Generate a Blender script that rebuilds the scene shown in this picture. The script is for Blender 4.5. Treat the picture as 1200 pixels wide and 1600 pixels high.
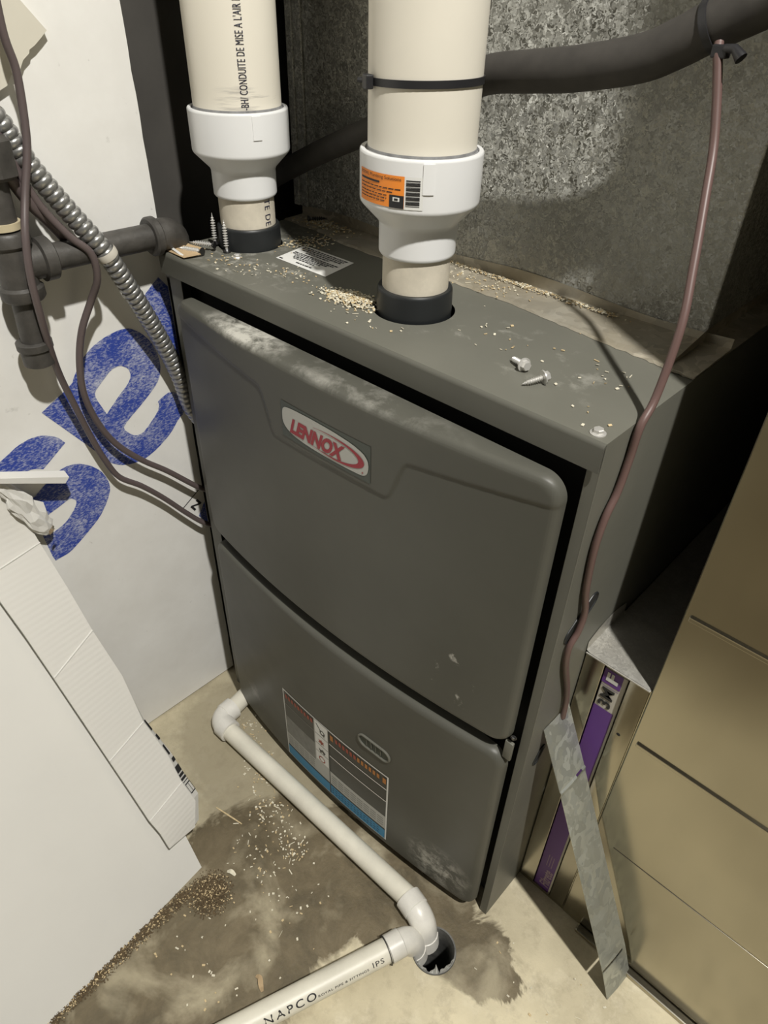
import bpy, bmesh, math, random
from mathutils import Vector, Matrix
random.seed(7)
PI = math.pi
for o in list(bpy.data.objects): bpy.data.objects.remove(o)
scene = bpy.context.scene
C = scene.collection

# ------------------------------------------------------------------ camera
# world: x to the right along the furnace front, y into the depth, z up; metres
cam_d = bpy.data.cameras.new('camera'); cam = bpy.data.objects.new('camera', cam_d); C.objects.link(cam)
right = Vector((0.7220480, 0.6914843, 0.0222739)); down = Vector((0.4396801, -0.4337808, -0.7864577)); fwd = Vector((-0.5341611, 0.5776536, -0.6172424))
M = Matrix((right, -down, -fwd)).transposed().to_4x4(); M.translation = Vector((0.7087, -0.3945, 0.9928))
cam.matrix_world = M
cam_d.sensor_fit = 'VERTICAL'; cam_d.sensor_height = 36; cam_d.lens = 36 * 1092.3 / 1600; cam_d.clip_start = 0.01
scene.camera = cam

# ------------------------------------------------------------------ world and lamp
w = bpy.data.worlds.new('world'); scene.world = w; w.use_nodes = True
bg = w.node_tree.nodes['Background']; bg.inputs[0].default_value = (1.0, 0.93, 0.83, 1); bg.inputs[1].default_value = 0.038
ld = bpy.data.lights.new('ceiling_bulb', 'POINT'); ld.energy = 305; ld.color = (1.0, 0.97, 0.91); ld.shadow_soft_size = 0.04
lo = bpy.data.objects.new('ceiling_bulb', ld); C.objects.link(lo); lo.location = (1.50, -0.451, 2.72)
scene.view_settings.view_transform = 'Standard'; scene.view_settings.look = 'None'
scene.view_settings.exposure = 0.0; scene.view_settings.gamma = 1.0; scene.view_settings.use_curve_mapping = False

W, H = 0.5449, 0.7399

# ------------------------------------------------------------------ materials
def nodes(name):
    m = bpy.data.materials.new(name); m.use_nodes = True
    nt = m.node_tree; return m, nt, nt.nodes['Principled BSDF']
def mat(name, col, rough=0.5, metal=0.0, spec=0.5, noise=0.0, scale=20, bump=0.0, bscale=60, dirt=None, emit=None):
    m, nt, b = nodes(name); N = nt.nodes; L = nt.links
    b.inputs['Base Color'].default_value = (*col, 1); b.inputs['Roughness'].default_value = rough
    b.inputs['Metallic'].default_value = metal; b.inputs['Specular IOR Level'].default_value = spec
    if noise or bump or dirt:
        tc = N.new('ShaderNodeTexCoord')
    if noise or dirt:
        n = N.new('ShaderNodeTexNoise'); n.inputs['Scale'].default_value = scale; n.inputs['Detail'].default_value = 6; n.inputs['Roughness'].default_value = 0.62
        L.new(tc.outputs['Object'], n.inputs['Vector'])
        r = N.new('ShaderNodeValToRGB'); r.color_ramp.elements[0].position = 0.32; r.color_ramp.elements[1].position = 0.68
        d = dirt if dirt else tuple(c * (1 - noise) for c in col)
        r.color_ramp.elements[0].color = (*d, 1); r.color_ramp.elements[1].color = (*col, 1)
        L.new(n.outputs['Fac'], r.inputs['Fac']); L.new(r.outputs['Color'], b.inputs['Base Color'])
    if bump:
        n2 = N.new('ShaderNodeTexNoise'); n2.inputs['Scale'].default_value = bscale; n2.inputs['Detail'].default_value = 4
        L.new(tc.outputs['Object'], n2.inputs['Vector'])
        bp = N.new('ShaderNodeBump'); bp.inputs['Strength'].default_value = bump; bp.inputs['Distance'].default_value = 0.002
        L.new(n2.outputs['Fac'], bp.inputs['Height']); L.new(bp.outputs['Normal'], b.inputs['Normal'])
    return m
def mix(nt, a, b_, fac):
    n = nt.nodes.new('ShaderNodeMix'); n.data_type = 'RGBA'
    for s, v in ((6, a), (7, b_)):
        if isinstance(v, tuple): n.inputs[s].default_value = (*v, 1)
        else: nt.links.new(v, n.inputs[s])
    if isinstance(fac, float): n.inputs[0].default_value = fac
    else: nt.links.new(fac, n.inputs[0])
    return n.outputs[2]
def ramp(nt, src, p0, p1, c0=(0, 0, 0), c1=(1, 1, 1)):
    r = nt.nodes.new('ShaderNodeValToRGB'); e = r.color_ramp.elements
    e[0].position = p0; e[1].position = p1; e[0].color = (*c0, 1); e[1].color = (*c1, 1)
    nt.links.new(src, r.inputs['Fac']); return r.outputs['Color']
def noise_tex(nt, vec, scale, detail=5, rough=0.6, dist=0.0):
    n = nt.nodes.new('ShaderNodeTexNoise'); n.inputs['Scale'].default_value = scale; n.inputs['Detail'].default_value = detail
    n.inputs['Roughness'].default_value = rough; n.inputs['Distortion'].default_value = dist
    nt.links.new(vec, n.inputs['Vector']); return n
def mathn(nt, op, a, b_=None):
    n = nt.nodes.new('ShaderNodeMath'); n.operation = op; n.use_clamp = op in ('MULTIPLY',)
    for i, v in enumerate((a, b_)):
        if v is None: continue
        if isinstance(v, (int, float)): n.inputs[i].default_value = v
        else: nt.links.new(v, n.inputs[i])
    return n.outputs[0]
def blob(nt, vec, c, rad):          # soft ellipsoid mask around a place on the object
    v = nt.nodes.new('ShaderNodeVectorMath'); v.operation = 'SUBTRACT'; nt.links.new(vec, v.inputs[0]); v.inputs[1].default_value = c
    d = nt.nodes.new('ShaderNodeVectorMath'); d.operation = 'DIVIDE'; nt.links.new(v.outputs[0], d.inputs[0]); d.inputs[1].default_value = rad
    l = nt.nodes.new('ShaderNodeVectorMath'); l.operation = 'LENGTH'; nt.links.new(d.outputs[0], l.inputs[0])
    return mathn(nt, 'SUBTRACT', 1.0, l.outputs['Value'])

PAINT = (0.130, 0.129, 0.108)
def paint(name, smears, shade_k=1.0):  # last factor puts front-face shade into the base colour
    m, nt, b = nodes(name); tc = nt.nodes.new('ShaderNodeTexCoord'); V = tc.outputs['Object']
    n = noise_tex(nt, V, 7, 6)
    col = mix(nt, tuple(c*shade_k for c in PAINT), tuple(c*1.15*shade_k for c in PAINT), ramp(nt, n.outputs['Fac'], 0.35, 0.7))
    for c, rad, scl, p0, p1 in smears:
        k = blob(nt, V, c, rad); nn = noise_tex(nt, V, scl, 8, 0.7, 0.25)
        f = mathn(nt, 'MULTIPLY', ramp(nt, k, 0.0, 0.6), ramp(nt, nn.outputs['Fac'], p0, p1))
        col = mix(nt, col, (0.50, 0.49, 0.44), f)
    nt.links.new(col, b.inputs['Base Color'])
    n3 = noise_tex(nt, V, 16, 5)
    rr = nt.nodes.new('ShaderNodeMapRange'); rr.inputs['To Min'].default_value = 0.33; rr.inputs['To Max'].default_value = 0.50
    nt.links.new(n3.outputs['Fac'], rr.inputs['Value']); nt.links.new(rr.outputs[0], b.inputs['Roughness'])
    b.inputs['Specular IOR Level'].default_value = 0.32
    return m
def galvanised(name, scale, contrast, base, rough, metal=0.85, dust=0.0, tilt=0.0, streak=0.0):
    m, nt, b = nodes(name); tc = nt.nodes.new('ShaderNodeTexCoord'); V = tc.outputs['Object']
    nz = noise_tex(nt, V, scale * 0.6, 2)
    mx = nt.nodes.new('ShaderNodeVectorMath'); mx.operation = 'MULTIPLY_ADD'
    nt.links.new(nz.outputs['Color'], mx.inputs[0]); mx.inputs[1].default_value = (6.5 / scale,) * 3; nt.links.new(V, mx.inputs[2])
    vo = nt.nodes.new('ShaderNodeTexVoronoi'); vo.inputs['Scale'].default_value = scale; nt.links.new(mx.outputs[0], vo.inputs['Vector'])
    sep = nt.nodes.new('ShaderNodeSeparateColor'); nt.links.new(vo.outputs['Color'], sep.inputs[0])
    lo_ = tuple(c * (1 - contrast) for c in base); hi = tuple(min(1, c * (1 + contrast * 0.9)) for c in base)
    pw = mathn(nt, 'POWER', sep.outputs[0], 1.8)
    col = mix(nt, lo_, hi, pw)
    big = noise_tex(nt, V, 5, 5)
    col = mix(nt, col, tuple(c * 0.62 for c in base), mathn(nt, 'MULTIPLY', ramp(nt, big.outputs['Fac'], 0.42, 0.72), 0.75))
    if streak:
        mp = nt.nodes.new('ShaderNodeMapping'); mp.inputs['Scale'].default_value = (60, 60, 3); nt.links.new(V, mp.inputs[0])
        sn = noise_tex(nt, mp.outputs[0], 1.0, 4)
        col = mix(nt, col, tuple(c * 0.6 for c in base), mathn(nt, 'MULTIPLY', ramp(nt, sn.outputs['Fac'], 0.5, 0.8), streak))
    if dust:
        dn = noise_tex(nt, V, 14, 7)
        col = mix(nt, col, (0.36, 0.31, 0.22), mathn(nt, 'MULTIPLY', ramp(nt, dn.outputs['Fac'], 0.3, 0.7), dust))
    nt.links.new(col, b.inputs['Base Color'])
    rr = nt.nodes.new('ShaderNodeMapRange'); rr.inputs['To Min'].default_value = rough - 0.09; rr.inputs['To Max'].default_value = rough + 0.13
    nt.links.new(sep.outputs[1], rr.inputs['Value']); nt.links.new(rr.outputs[0], b.inputs['Roughness'])
    if tilt:      # every zinc crystal leans its own way
        ge = nt.nodes.new('ShaderNodeNewGeometry')
        v1 = nt.nodes.new('ShaderNodeVectorMath'); v1.operation = 'MULTIPLY_ADD'; nt.links.new(vo.outputs['Color'], v1.inputs[0]); v1.inputs[1].default_value = (tilt*2,)*3; v1.inputs[2].default_value = (-tilt,)*3
        v2 = nt.nodes.new('ShaderNodeVectorMath'); v2.operation = 'ADD'; nt.links.new(ge.outputs['Normal'], v2.inputs[0]); nt.links.new(v1.outputs[0], v2.inputs[1])
        v3 = nt.nodes.new('ShaderNodeVectorMath'); v3.operation = 'NORMALIZE'; nt.links.new(v2.outputs[0], v3.inputs[0]); nt.links.new(v3.outputs[0], b.inputs['Normal'])
    b.inputs['Metallic'].default_value = metal
    return m

def dull_metal(name, base, rough):
    m, nt, b = nodes(name); tc = nt.nodes.new('ShaderNodeTexCoord'); V = tc.outputs['Object']
    mp = nt.nodes.new('ShaderNodeMapping'); mp.inputs['Scale'].default_value = (25, 25, 2); nt.links.new(V, mp.inputs[0])
    sn = noise_tex(nt, mp.outputs[0], 1.0, 3); bn = noise_tex(nt, V, 3, 3)
    col = mix(nt, base, tuple(c * 0.84 for c in base), mathn(nt, 'MULTIPLY', ramp(nt, sn.outputs['Fac'], 0.45, 0.75), 0.5))
    col = mix(nt, col, tuple(c * 0.82 for c in base), ramp(nt, bn.outputs['Fac'], 0.4, 0.7))
    nt.links.new(col, b.inputs['Base Color']); b.inputs['Roughness'].default_value = rough; b.inputs['Metallic'].default_value = 1.0
    return m
M_ = {}
M_['cap'] = paint('furnace_cap_paint', [((0.10, 0.05, 0.74), (0.10, 0.06, 0.05), 60, 0.52, 0.75), ((0.40, 0.08, 0.74), (0.2, 0.06, 0.05), 25, 0.56, 0.9), ((0.03, 0.12, 0.74), (0.07, 0.06, 0.05), 80, 0.5, 0.7)])
M_['udoor'] = paint('shaded_upper_door_paint', [((0.165, -0.016, 0.706), (0.075, 0.03, 0.012), 70, 0.38, 0.60), ((0.30, -0.02, 0.706), (0.16, 0.03, 0.010), 30, 0.46, 0.95), ((0.46, -0.03, 0.44), (0.05, 0.05, 0.06), 40, 0.62, 0.72)], 0.63)  # base tone darkened, standing in for the dim light on the front
M_['ldoor'] = paint('shaded_lower_door_paint', [((0.475, -0.02, 0.065), (0.055, 0.05, 0.055), 55, 0.46, 0.70), ((0.12, -0.03, 0.09), (0.05, 0.05, 0.03), 20, 0.5, 0.9)], 0.62)  # same painted front shade on the lower door
M_['lip'] = paint('shaded_cap_lip_paint', [], 0.72)  # cap paint again, with the front lip's shade put into its colour
M_['side'] = paint('side_panel_paint', [])
M_['inner'] = mat('cabinet_inside', (0.012, 0.012, 0.011), 0.8)
M_['plenum'] = galvanised('galvanised_spangle', 330, 0.34, (0.46, 0.46, 0.42), 0.42, 0.3, tilt=0.34)
M_['duct'] = dull_metal('galvanised_dull', (0.45, 0.42, 0.335), 0.19)
M_['strip'] = galvanised('galvanised_strip', 55, 0.22, (0.46, 0.48, 0.44), 0.42, 0.6, tilt=0.05)
M_['tape'] = galvanised('dusty_foil_tape', 40, 0.3, (0.55, 0.52, 0.44), 0.48, 0.45, 0.85)
M_['foil'] = galvanised('foil_tape', 300, 0.10, (0.66, 0.65, 0.60), 0.40, 0.6, 0.3)
M_['cream'] = mat('cream_pvc', (0.76, 0.72, 0.62), 0.40, noise=0.06, scale=9)
m, nt, b = nodes('scuffed_cream_pvc'); tc = nt.nodes.new('ShaderNodeTexCoord'); V = tc.outputs['Object']
mp = nt.nodes.new('ShaderNodeMapping'); mp.inputs['Scale'].default_value = (14, 14, 170); mp.inputs['Rotation'].default_value = (0.05, 0.08, 0); nt.links.new(V, mp.inputs[0]); sn = noise_tex(nt, mp.outputs[0], 1.0, 5)
k = mathn(nt, 'MULTIPLY', ramp(nt, blob(nt, V, (0.083, 0.070, 0.886), (0.036, 0.045, 0.016)), 0.0, 0.5), ramp(nt, sn.outputs['Fac'], 0.50, 0.66))
nt.links.new(mix(nt, (0.76, 0.72, 0.62), (0.22, 0.21, 0.20), mathn(nt, 'MULTIPLY', k, 0.75)), b.inputs['Base Color']); b.inputs['Roughness'].default_value = 0.4; M_['scuff'] = m
M_['stub'] = mat('stained_cream_pvc', (0.72, 0.66, 0.54), 0.45, noise=0.22, scale=38)
M_['white'] = mat('white_pvc', (0.79, 0.795, 0.79), 0.30)
M_['drainpvc'] = mat('grimy_white_pvc', (0.76, 0.73, 0.62), 0.42, noise=0.22, scale=14)
M_['drainfit'] = mat('white_pvc_fitting', (0.78, 0.76, 0.70), 0.35, noise=0.22, scale=24)
M_['cement'] = mat('pvc_cement', (0.34, 0.34, 0.34), 0.35, noise=0.4, scale=90)
M_['rubber'] = mat('black_rubber', (0.016, 0.018, 0.019), 0.45)
M_['iron'] = mat('black_iron', (0.075, 0.070, 0.063), 0.5, noise=0.5, scale=40, bump=0.25, bscale=150)
M_['brass'] = mat('pipe_dope', (0.52, 0.45, 0.30), 0.5)
M_['foam'] = mat('black_foam', (0.055, 0.050, 0.044), 0.75, noise=0.3, scale=60)
M_['conduit'] = mat('conduit_steel', (0.36, 0.36, 0.35), 0.30, 0.75)
M_['cable'] = mat('brown_cable', (0.100, 0.078, 0.076), 0.42)
M_['rcable'] = mat('reddish_cable', (0.125, 0.076, 0.068), 0.45)
M_['nylon'] = mat('black_nylon', (0.02, 0.02, 0.022), 0.4)
M_['zinc'] = mat('zinc_screw', (0.72, 0.71, 0.68), 0.3, 0.6)
M_['darkzinc'] = mat('dark_screw', (0.10, 0.10, 0.10), 0.35, 0.9)
M_['board'] = mat('white_board', (0.80, 0.795, 0.765), 0.7, dirt=(0.72, 0.71, 0.675), scale=11)
m = M_['board']; nt = m.node_tree; b = nt.nodes['Principled BSDF']; src = b.inputs['Base Color'].links[0].from_socket; tc = nt.nodes.new('ShaderNodeTexCoord')
sp1 = noise_tex(nt, tc.outputs['Object'], 75, 3, 0.5); sp2 = noise_tex(nt, tc.outputs['Object'], 9, 3)
kk = mathn(nt, 'MULTIPLY', ramp(nt, sp1.outputs['Fac'], 0.70, 0.76), ramp(nt, sp2.outputs['Fac'], 0.45, 0.6))
nt.links.new(mix(nt, src, (0.42, 0.41, 0.38), mathn(nt, 'MULTIPLY', kk, 0.7)), b.inputs['Base Color'])
M_['card'] = mat('white_card', (0.68, 0.67, 0.63), 0.75, noise=0.05, scale=6)
m, nt, b = nodes('fluted_card'); tc = nt.nodes.new('ShaderNodeTexCoord'); dp = nt.nodes.new('ShaderNodeVectorMath'); dp.operation = 'DOT_PRODUCT'
nt.links.new(tc.outputs['Object'], dp.inputs[0]); dp.inputs[1].default_value = (-0.468, 0.011, 0.884)
sn_ = mathn(nt, 'SINE', mathn(nt, 'DIVIDE', dp.outputs['Value'], 0.0011)); nf = noise_tex(nt, tc.outputs['Object'], 12, 3)
bp = nt.nodes.new('ShaderNodeBump'); bp.inputs['Strength'].default_value = 0.30; bp.inputs['Distance'].default_value = 0.0006
nt.links.new(mathn(nt, 'ADD', mathn(nt, 'MULTIPLY', mathn(nt, 'ADD', mathn(nt, 'DIVIDE', sn_, 2.0), 0.5), nf.outputs['Fac']), nf.outputs['Fac']), bp.inputs['Height']); nt.links.new(bp.outputs['Normal'], b.inputs['Normal'])
b.inputs['Base Color'].default_value = (0.68, 0.665, 0.62, 1); b.inputs['Roughness'].default_value = 0.75; M_['flute'] = m
M_['cardedge'] = mat('brown_card_core', (0.30, 0.22, 0.13), 0.9, noise=0.3, scale=120)
M_['plaster'] = mat('torn_drywall', (0.62, 0.59, 0.50), 0.8, noise=0.06, scale=10)
M_['plastercore'] = mat('drywall_core', (0.40, 0.38, 0.33), 0.9, noise=0.3, scale=200)
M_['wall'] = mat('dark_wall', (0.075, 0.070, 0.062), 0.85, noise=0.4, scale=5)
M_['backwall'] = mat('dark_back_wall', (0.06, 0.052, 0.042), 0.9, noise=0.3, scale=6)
M_['black'] = mat('black_print', (0.02, 0.02, 0.022), 0.5)
M_['navy'] = mat('navy_ink', (0.02, 0.022, 0.045), 0.5)
M_['orange'] = mat('orange_sticker', (0.86, 0.27, 0.035), 0.5)
M_['paper'] = mat('white_sticker', (0.74, 0.74, 0.71), 0.45)
M_['silver'] = mat('silver_badge', (0.42, 0.42, 0.39), 0.35)
M_['badge'] = mat('dark_badge_plate', (0.045, 0.055, 0.045), 0.35)
M_['red'] = mat('red_ink', (0.28, 0.012, 0.025), 0.4)
M_['redprint'] = mat('red_print', (0.30, 0.06, 0.035), 0.5)
M_['orangeprint'] = mat('amber_print', (0.42, 0.17, 0.04), 0.5)
M_['blueprint'] = mat('blue_print', (0.05, 0.24, 0.42), 0.5)
M_['greyprint'] = mat('grey_print', (0.23, 0.23, 0.21), 0.5, noise=0.25, scale=90)
M_['darkprint'] = mat('dark_print', (0.040, 0.040, 0.034), 0.4)
M_['purple'] = mat('purple_card', (0.135, 0.045, 0.27), 0.5)
M_['beige'] = mat('beige_card', (0.60, 0.57, 0.50), 0.6)
M_['pink'] = mat('pale_pink_print', (0.44, 0.33, 0.42), 0.6)
M_['hole'] = mat('drain_dark', (0.004, 0.004, 0.004), 0.9)
M_['greypvc'] = mat('grey_drain_pipe', (0.18, 0.18, 0.17), 0.5, noise=0.5, scale=60)
M_['wood'] = mat('wood_shaving', (0.66, 0.52, 0.30), 0.8, noise=0.3, scale=300)
M_['shav'] = mat('pale_shaving', (0.78, 0.73, 0.58), 0.7, noise=0.25, scale=300)
M_['brownsaw'] = mat('brown_sawdust', (0.13, 0.09, 0.045), 0.9, noise=0.5, scale=200)
M_['kraft'] = mat('kraft_scrap', (0.52, 0.38, 0.22), 0.8, noise=0.25, scale=60)
# worn blue print
m, nt, b = nodes('worn_blue_print'); tc = nt.nodes.new('ShaderNodeTexCoord'); V = tc.outputs['Object']
mp = nt.nodes.new('ShaderNodeMapping'); mp.inputs['Rotation'].default_value = (0.55, 0, 0); mp.inputs['Scale'].default_value = (1, 1, 2.2); nt.links.new(V, mp.inputs[0])
n1 = noise_tex(nt, mp.outputs[0], 260, 4, 0.7); n2 = noise_tex(nt, V, 26, 5)
f = mathn(nt, 'ADD', mathn(nt, 'MULTIPLY', n1.outputs['Fac'], 0.72), mathn(nt, 'MULTIPLY', n2.outputs['Fac'], 0.38))
nt.links.new(mix(nt, (0.024, 0.055, 0.32), (0.60, 0.62, 0.68), ramp(nt, f, 0.50, 0.76)), b.inputs['Base Color']); b.inputs['Roughness'].default_value = 0.65
M_['blue'] = m
# concrete floor with damp stains and an unseen dark patch for the duct to reflect
m, nt, b = nodes('stained_concrete'); tc = nt.nodes.new('ShaderNodeTexCoord'); V = tc.outputs['Object']
n1 = noise_tex(nt, V, 4.5, 8, 0.6); n2 = noise_tex(nt, V, 34, 8, 0.7); n3 = noise_tex(nt, V, 150, 4)
col = mix(nt, (0.38, 0.335, 0.23), (0.68, 0.61, 0.43), ramp(nt, n1.outputs['Fac'], 0.3, 0.65))
n4 = noise_tex(nt, V, 17, 9, 0.72, 0.5); col = mix(nt, col, (0.74, 0.68, 0.52), mathn(nt, 'MULTIPLY', ramp(nt, n4.outputs['Fac'], 0.52, 0.72), 0.6))
col = mix(nt, col, (0.25, 0.21, 0.14), mathn(nt, 'MULTIPLY', ramp(nt, n2.outputs['Fac'], 0.5, 0.75), 0.55))
gk = blob(nt, V, (0.13, -0.07, 0), (0.26, 0.17, 1)); gn = noise_tex(nt, V, 11, 7, 0.65)
col = mix(nt, col, (0.22, 0.19, 0.125), mathn(nt, 'MULTIPLY', ramp(nt, mathn(nt, 'ADD', gk, mathn(nt, 'SUBTRACT', gn.outputs['Fac'], 0.5)), 0.05, 0.5), 0.72))
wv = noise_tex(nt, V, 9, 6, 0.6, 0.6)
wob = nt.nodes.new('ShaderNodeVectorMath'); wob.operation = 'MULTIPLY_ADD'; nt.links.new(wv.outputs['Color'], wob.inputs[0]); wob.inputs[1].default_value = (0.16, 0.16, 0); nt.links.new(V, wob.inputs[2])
wet_and_dark = None
for c, rad in (((0.34, -0.16, 0), (0.115, 0.115, 1)), ((0.44, -0.06, 0), (0.16, 0.07, 1)), ((0.34, -0.32, 0), (0.12, 0.13, 1)), ((0.585, -0.035, 0), (0.05, 0.06, 1)), ((0.62, -1.05, 0), (0.9, 0.70, 1)), ((0.26, -0.27, 0), (0.10, 0.2, 1))):  # largest ellipse: not damp, added out of view to darken the duct's reflection
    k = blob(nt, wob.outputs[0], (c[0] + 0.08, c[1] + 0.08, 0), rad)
    wet_and_dark = k if wet_and_dark is None else mathn(nt, 'MAXIMUM', wet_and_dark, k)
wf = ramp(nt, wet_and_dark, 0.0, 0.10)
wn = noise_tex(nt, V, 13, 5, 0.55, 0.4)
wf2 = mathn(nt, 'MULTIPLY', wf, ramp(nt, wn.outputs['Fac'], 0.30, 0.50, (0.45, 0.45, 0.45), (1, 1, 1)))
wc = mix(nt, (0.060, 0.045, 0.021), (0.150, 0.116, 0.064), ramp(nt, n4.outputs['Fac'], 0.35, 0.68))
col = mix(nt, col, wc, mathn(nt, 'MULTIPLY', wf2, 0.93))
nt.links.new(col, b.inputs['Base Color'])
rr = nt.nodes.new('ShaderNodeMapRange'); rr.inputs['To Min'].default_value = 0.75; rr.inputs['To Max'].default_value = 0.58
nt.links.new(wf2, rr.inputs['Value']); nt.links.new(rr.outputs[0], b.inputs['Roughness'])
bp = nt.nodes.new('ShaderNodeBump'); bp.inputs['Strength'].default_value = 0.35; bp.inputs['Distance'].default_value = 0.002
nt.links.new(mathn(nt, 'ADD', n2.outputs['Fac'], n3.outputs['Fac']), bp.inputs['Height']); nt.links.new(bp.outputs['Normal'], b.inputs['Normal'])
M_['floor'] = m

# ------------------------------------------------------------------ mesh helpers
class MB:
    """collects shapes for ONE mesh object; every face keeps a material"""
    def __init__(s): s.v = []; s.f = []; s.m = []; s.sm = []; s.mats = []
    def mi(s, m):
        m = M_[m] if isinstance(m, str) else m
        if m not in s.mats: s.mats.append(m)
        return s.mats.index(m)
    def add(s, vs, fs, m, smooth=False):
        o = len(s.v); k = s.mi(m); s.v += [tuple(v) for v in vs]
        for f in fs: s.f.append([i + o for i in f]); s.m.append(k); s.sm.append(smooth)
        return s
    def box(s, p0, p1, m):
        x0, y0, z0 = p0; x1, y1, z1 = p1
        return s.add([(x0,y0,z0),(x1,y0,z0),(x1,y1,z0),(x0,y1,z0),(x0,y0,z1),(x1,y0,z1),(x1,y1,z1),(x0,y1,z1)],
                     [(0,3,2,1),(4,5,6,7),(0,1,5,4),(1,2,6,5),(2,3,7,6),(3,0,4,7)], m)
    def rbox(s, p0, p1, m, r=0.002, seg=2):
        bm = bmesh.new(); bmesh.ops.create_cube(bm, size=1)
        d = [b_ - a for a, b_ in zip(p0, p1)]; c = [(a + b_) / 2 for a, b_ in zip(p0, p1)]
        for v in bm.verts: v.co = Vector((v.co.x * d[0] + c[0], v.co.y * d[1] + c[1], v.co.z * d[2] + c[2]))
        bmesh.ops.bevel(bm, geom=list(bm.edges), offset=min(r, min(d) * 0.45), segments=seg, affect='EDGES', profile=0.5)
        return s.bm(bm, m)
    def bm(s, bm, m, fn=None, smooth=False):
        bm.verts.index_update()
        s.add([fn(v.co) if fn else v.co[:] for v in bm.verts], [[v.index for v in f.verts] for f in bm.faces], m, smooth); bm.free(); return s
    def mesh(s, me, m, fn=None, smooth=False):
        s.add([fn(v.co) if fn else v.co[:] for v in me.vertices], [list(p.vertices) for p in me.polygons], m, smooth); return s
    def lathe(s, prof, c, m, seg=48, axis=Vector((0, 0, 1)), smooth=True, close=True):
        ax = Vector(axis).normalized(); t = Vector((1, 0, 0)) if abs(ax.x) < 0.9 else Vector((0, 1, 0))
        a = (t - ax * t.dot(ax)).normalized(); b_ = ax.cross(a); c = Vector(c); vs = []; fs = []
        for r, z in prof:
            for k in range(seg):
                th = 2 * PI * k / seg; vs.append(c + ax * z + (a * math.cos(th) + b_ * math.sin(th)) * r)
        for i in range(len(prof) - 1):
            for k in range(seg):
                fs.append((i * seg + k, i * seg + (k + 1) % seg, (i + 1) * seg + (k + 1) % seg, (i + 1) * seg + k))
        if close:
            if prof[0][0] > 1e-5: fs.append(tuple(range(seg))[::-1])
            if prof[-1][0] > 1e-5: fs.append(tuple((len(prof) - 1) * seg + k for k in range(seg)))
        return s.add(vs, fs, m, smooth)
    def tube(s, pts, rad, m, seg=16, caps=True, smooth=True):
        pts = [Vector(p) for p in pts]; n = len(pts); vs = []; fs = []
        rads = rad if isinstance(rad, (list, tuple)) else [rad] * n
        tg = [(pts[min(i + 1, n - 1)] - pts[max(i - 1, 0)]).normalized() for i in range(n)]
        u = tg[0].orthogonal().normalized()
        for i in range(n):
            u = (u - tg[i] * u.dot(tg[i])).normalized(); v = tg[i].cross(u)
            for k in range(seg):
                th = 2 * PI * k / seg; vs.append(pts[i] + (u * math.cos(th) + v * math.sin(th)) * rads[i])
        for i in range(n - 1):
            for k in range(seg): fs.append((i*seg+k, i*seg+(k+1)%seg, (i+1)*seg+(k+1)%seg, (i+1)*seg+k))
        if caps: fs += [tuple(range(seg))[::-1], tuple((n-1)*seg+k for k in range(seg))]
        return s.add(vs, fs, m, smooth)
    def build(s, name, parent=None, **kw):
        me = bpy.data.meshes.new(name); me.from_pydata(s.v, [], s.f)
        for mt in s.mats: me.materials.append(mt)
        me.polygons.foreach_set('material_index', s.m); me.polygons.foreach_set('use_smooth', s.sm); me.update()
        o = bpy.data.objects.new(name, me); C.objects.link(o)
        if parent:
            o.parent = parent; o.matrix_parent_inverse = parent.matrix_world.inverted() if parent.type != 'EMPTY' else Matrix.Translation(-Vector(parent.location))
        if any(s.sm):
            try: me.set_sharp_from_angle(angle=math.radians(38))
            except Exception: pass
        for k, v in kw.items(): o[k] = v
        return o
def thing(name, label, cat, loc, group=None):
    o = bpy.data.objects.new(name, None); C.objects.link(o); o.location = loc; o.empty_display_size = 0.02
    o['label'] = label; o['category'] = cat
    if group: o['group'] = group
    return o
def tag(o, label, cat, group=None, kind=None):
    o['label'] = label; o['category'] = cat
    if group: o['group'] = group
    if kind: o['kind'] = kind
    return o
def spline(pts, n=8):
    P = [Vector(p) for p in pts]; P = [P[0] * 2 - P[1]] + P + [P[-1] * 2 - P[-2]]; out = []
    for i in range(1, len(P) - 2):
        p0, p1, p2, p3 = P[i-1:i+3]
        for k in range(n):
            t = k / n
            out.append(0.5 * ((2*p1) + (p2-p0)*t + (2*p0-5*p1+4*p2-p3)*t*t + (3*p1-p0-3*p2+p3)*t*t*t))
    out.append(P[-2]); return out
def fill2d(loops, extrude=0.0):
    cu = bpy.data.curves.new('tmp', 'CURVE'); cu.dimensions = '2D'; cu.fill_mode = 'BOTH'; cu.extrude = extrude
    for lp in loops:
        sp = cu.splines.new('POLY'); sp.points.add(len(lp) - 1); sp.use_cyclic_u = True
        for p, q in zip(sp.points, lp): p.co = (q[0], q[1], 0, 1)
    o = bpy.data.objects.new('tmp', cu); me = bpy.data.meshes.new_from_object(o)
    bpy.data.objects.remove(o); bpy.data.curves.remove(cu); return me
def text2d(s, offset=0.0, shear=0.0, spacing=1.0):
    """flat text mesh, scaled so that x runs 0..1 over its width and y 0..1 over its height"""
    cu = bpy.data.curves.new('tmp', 'FONT'); cu.body = s; cu.size = 1; cu.offset = offset; cu.shear = shear; cu.space_character = spacing; cu.resolution_u = 4
    o = bpy.data.objects.new('tmp', cu); me = bpy.data.meshes.new_from_object(o)
    bpy.data.objects.remove(o); bpy.data.curves.remove(cu)
    xs = [v.co.x for v in me.vertices]; ys = [v.co.y for v in me.vertices]
    x0, x1, y0, y1 = min(xs), max(xs), min(ys), max(ys)
    for v in me.vertices: v.co.x = (v.co.x - x0) / (x1 - x0); v.co.y = (v.co.y - y0) / (y1 - y0); v.co.z = 0
    return me
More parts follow.
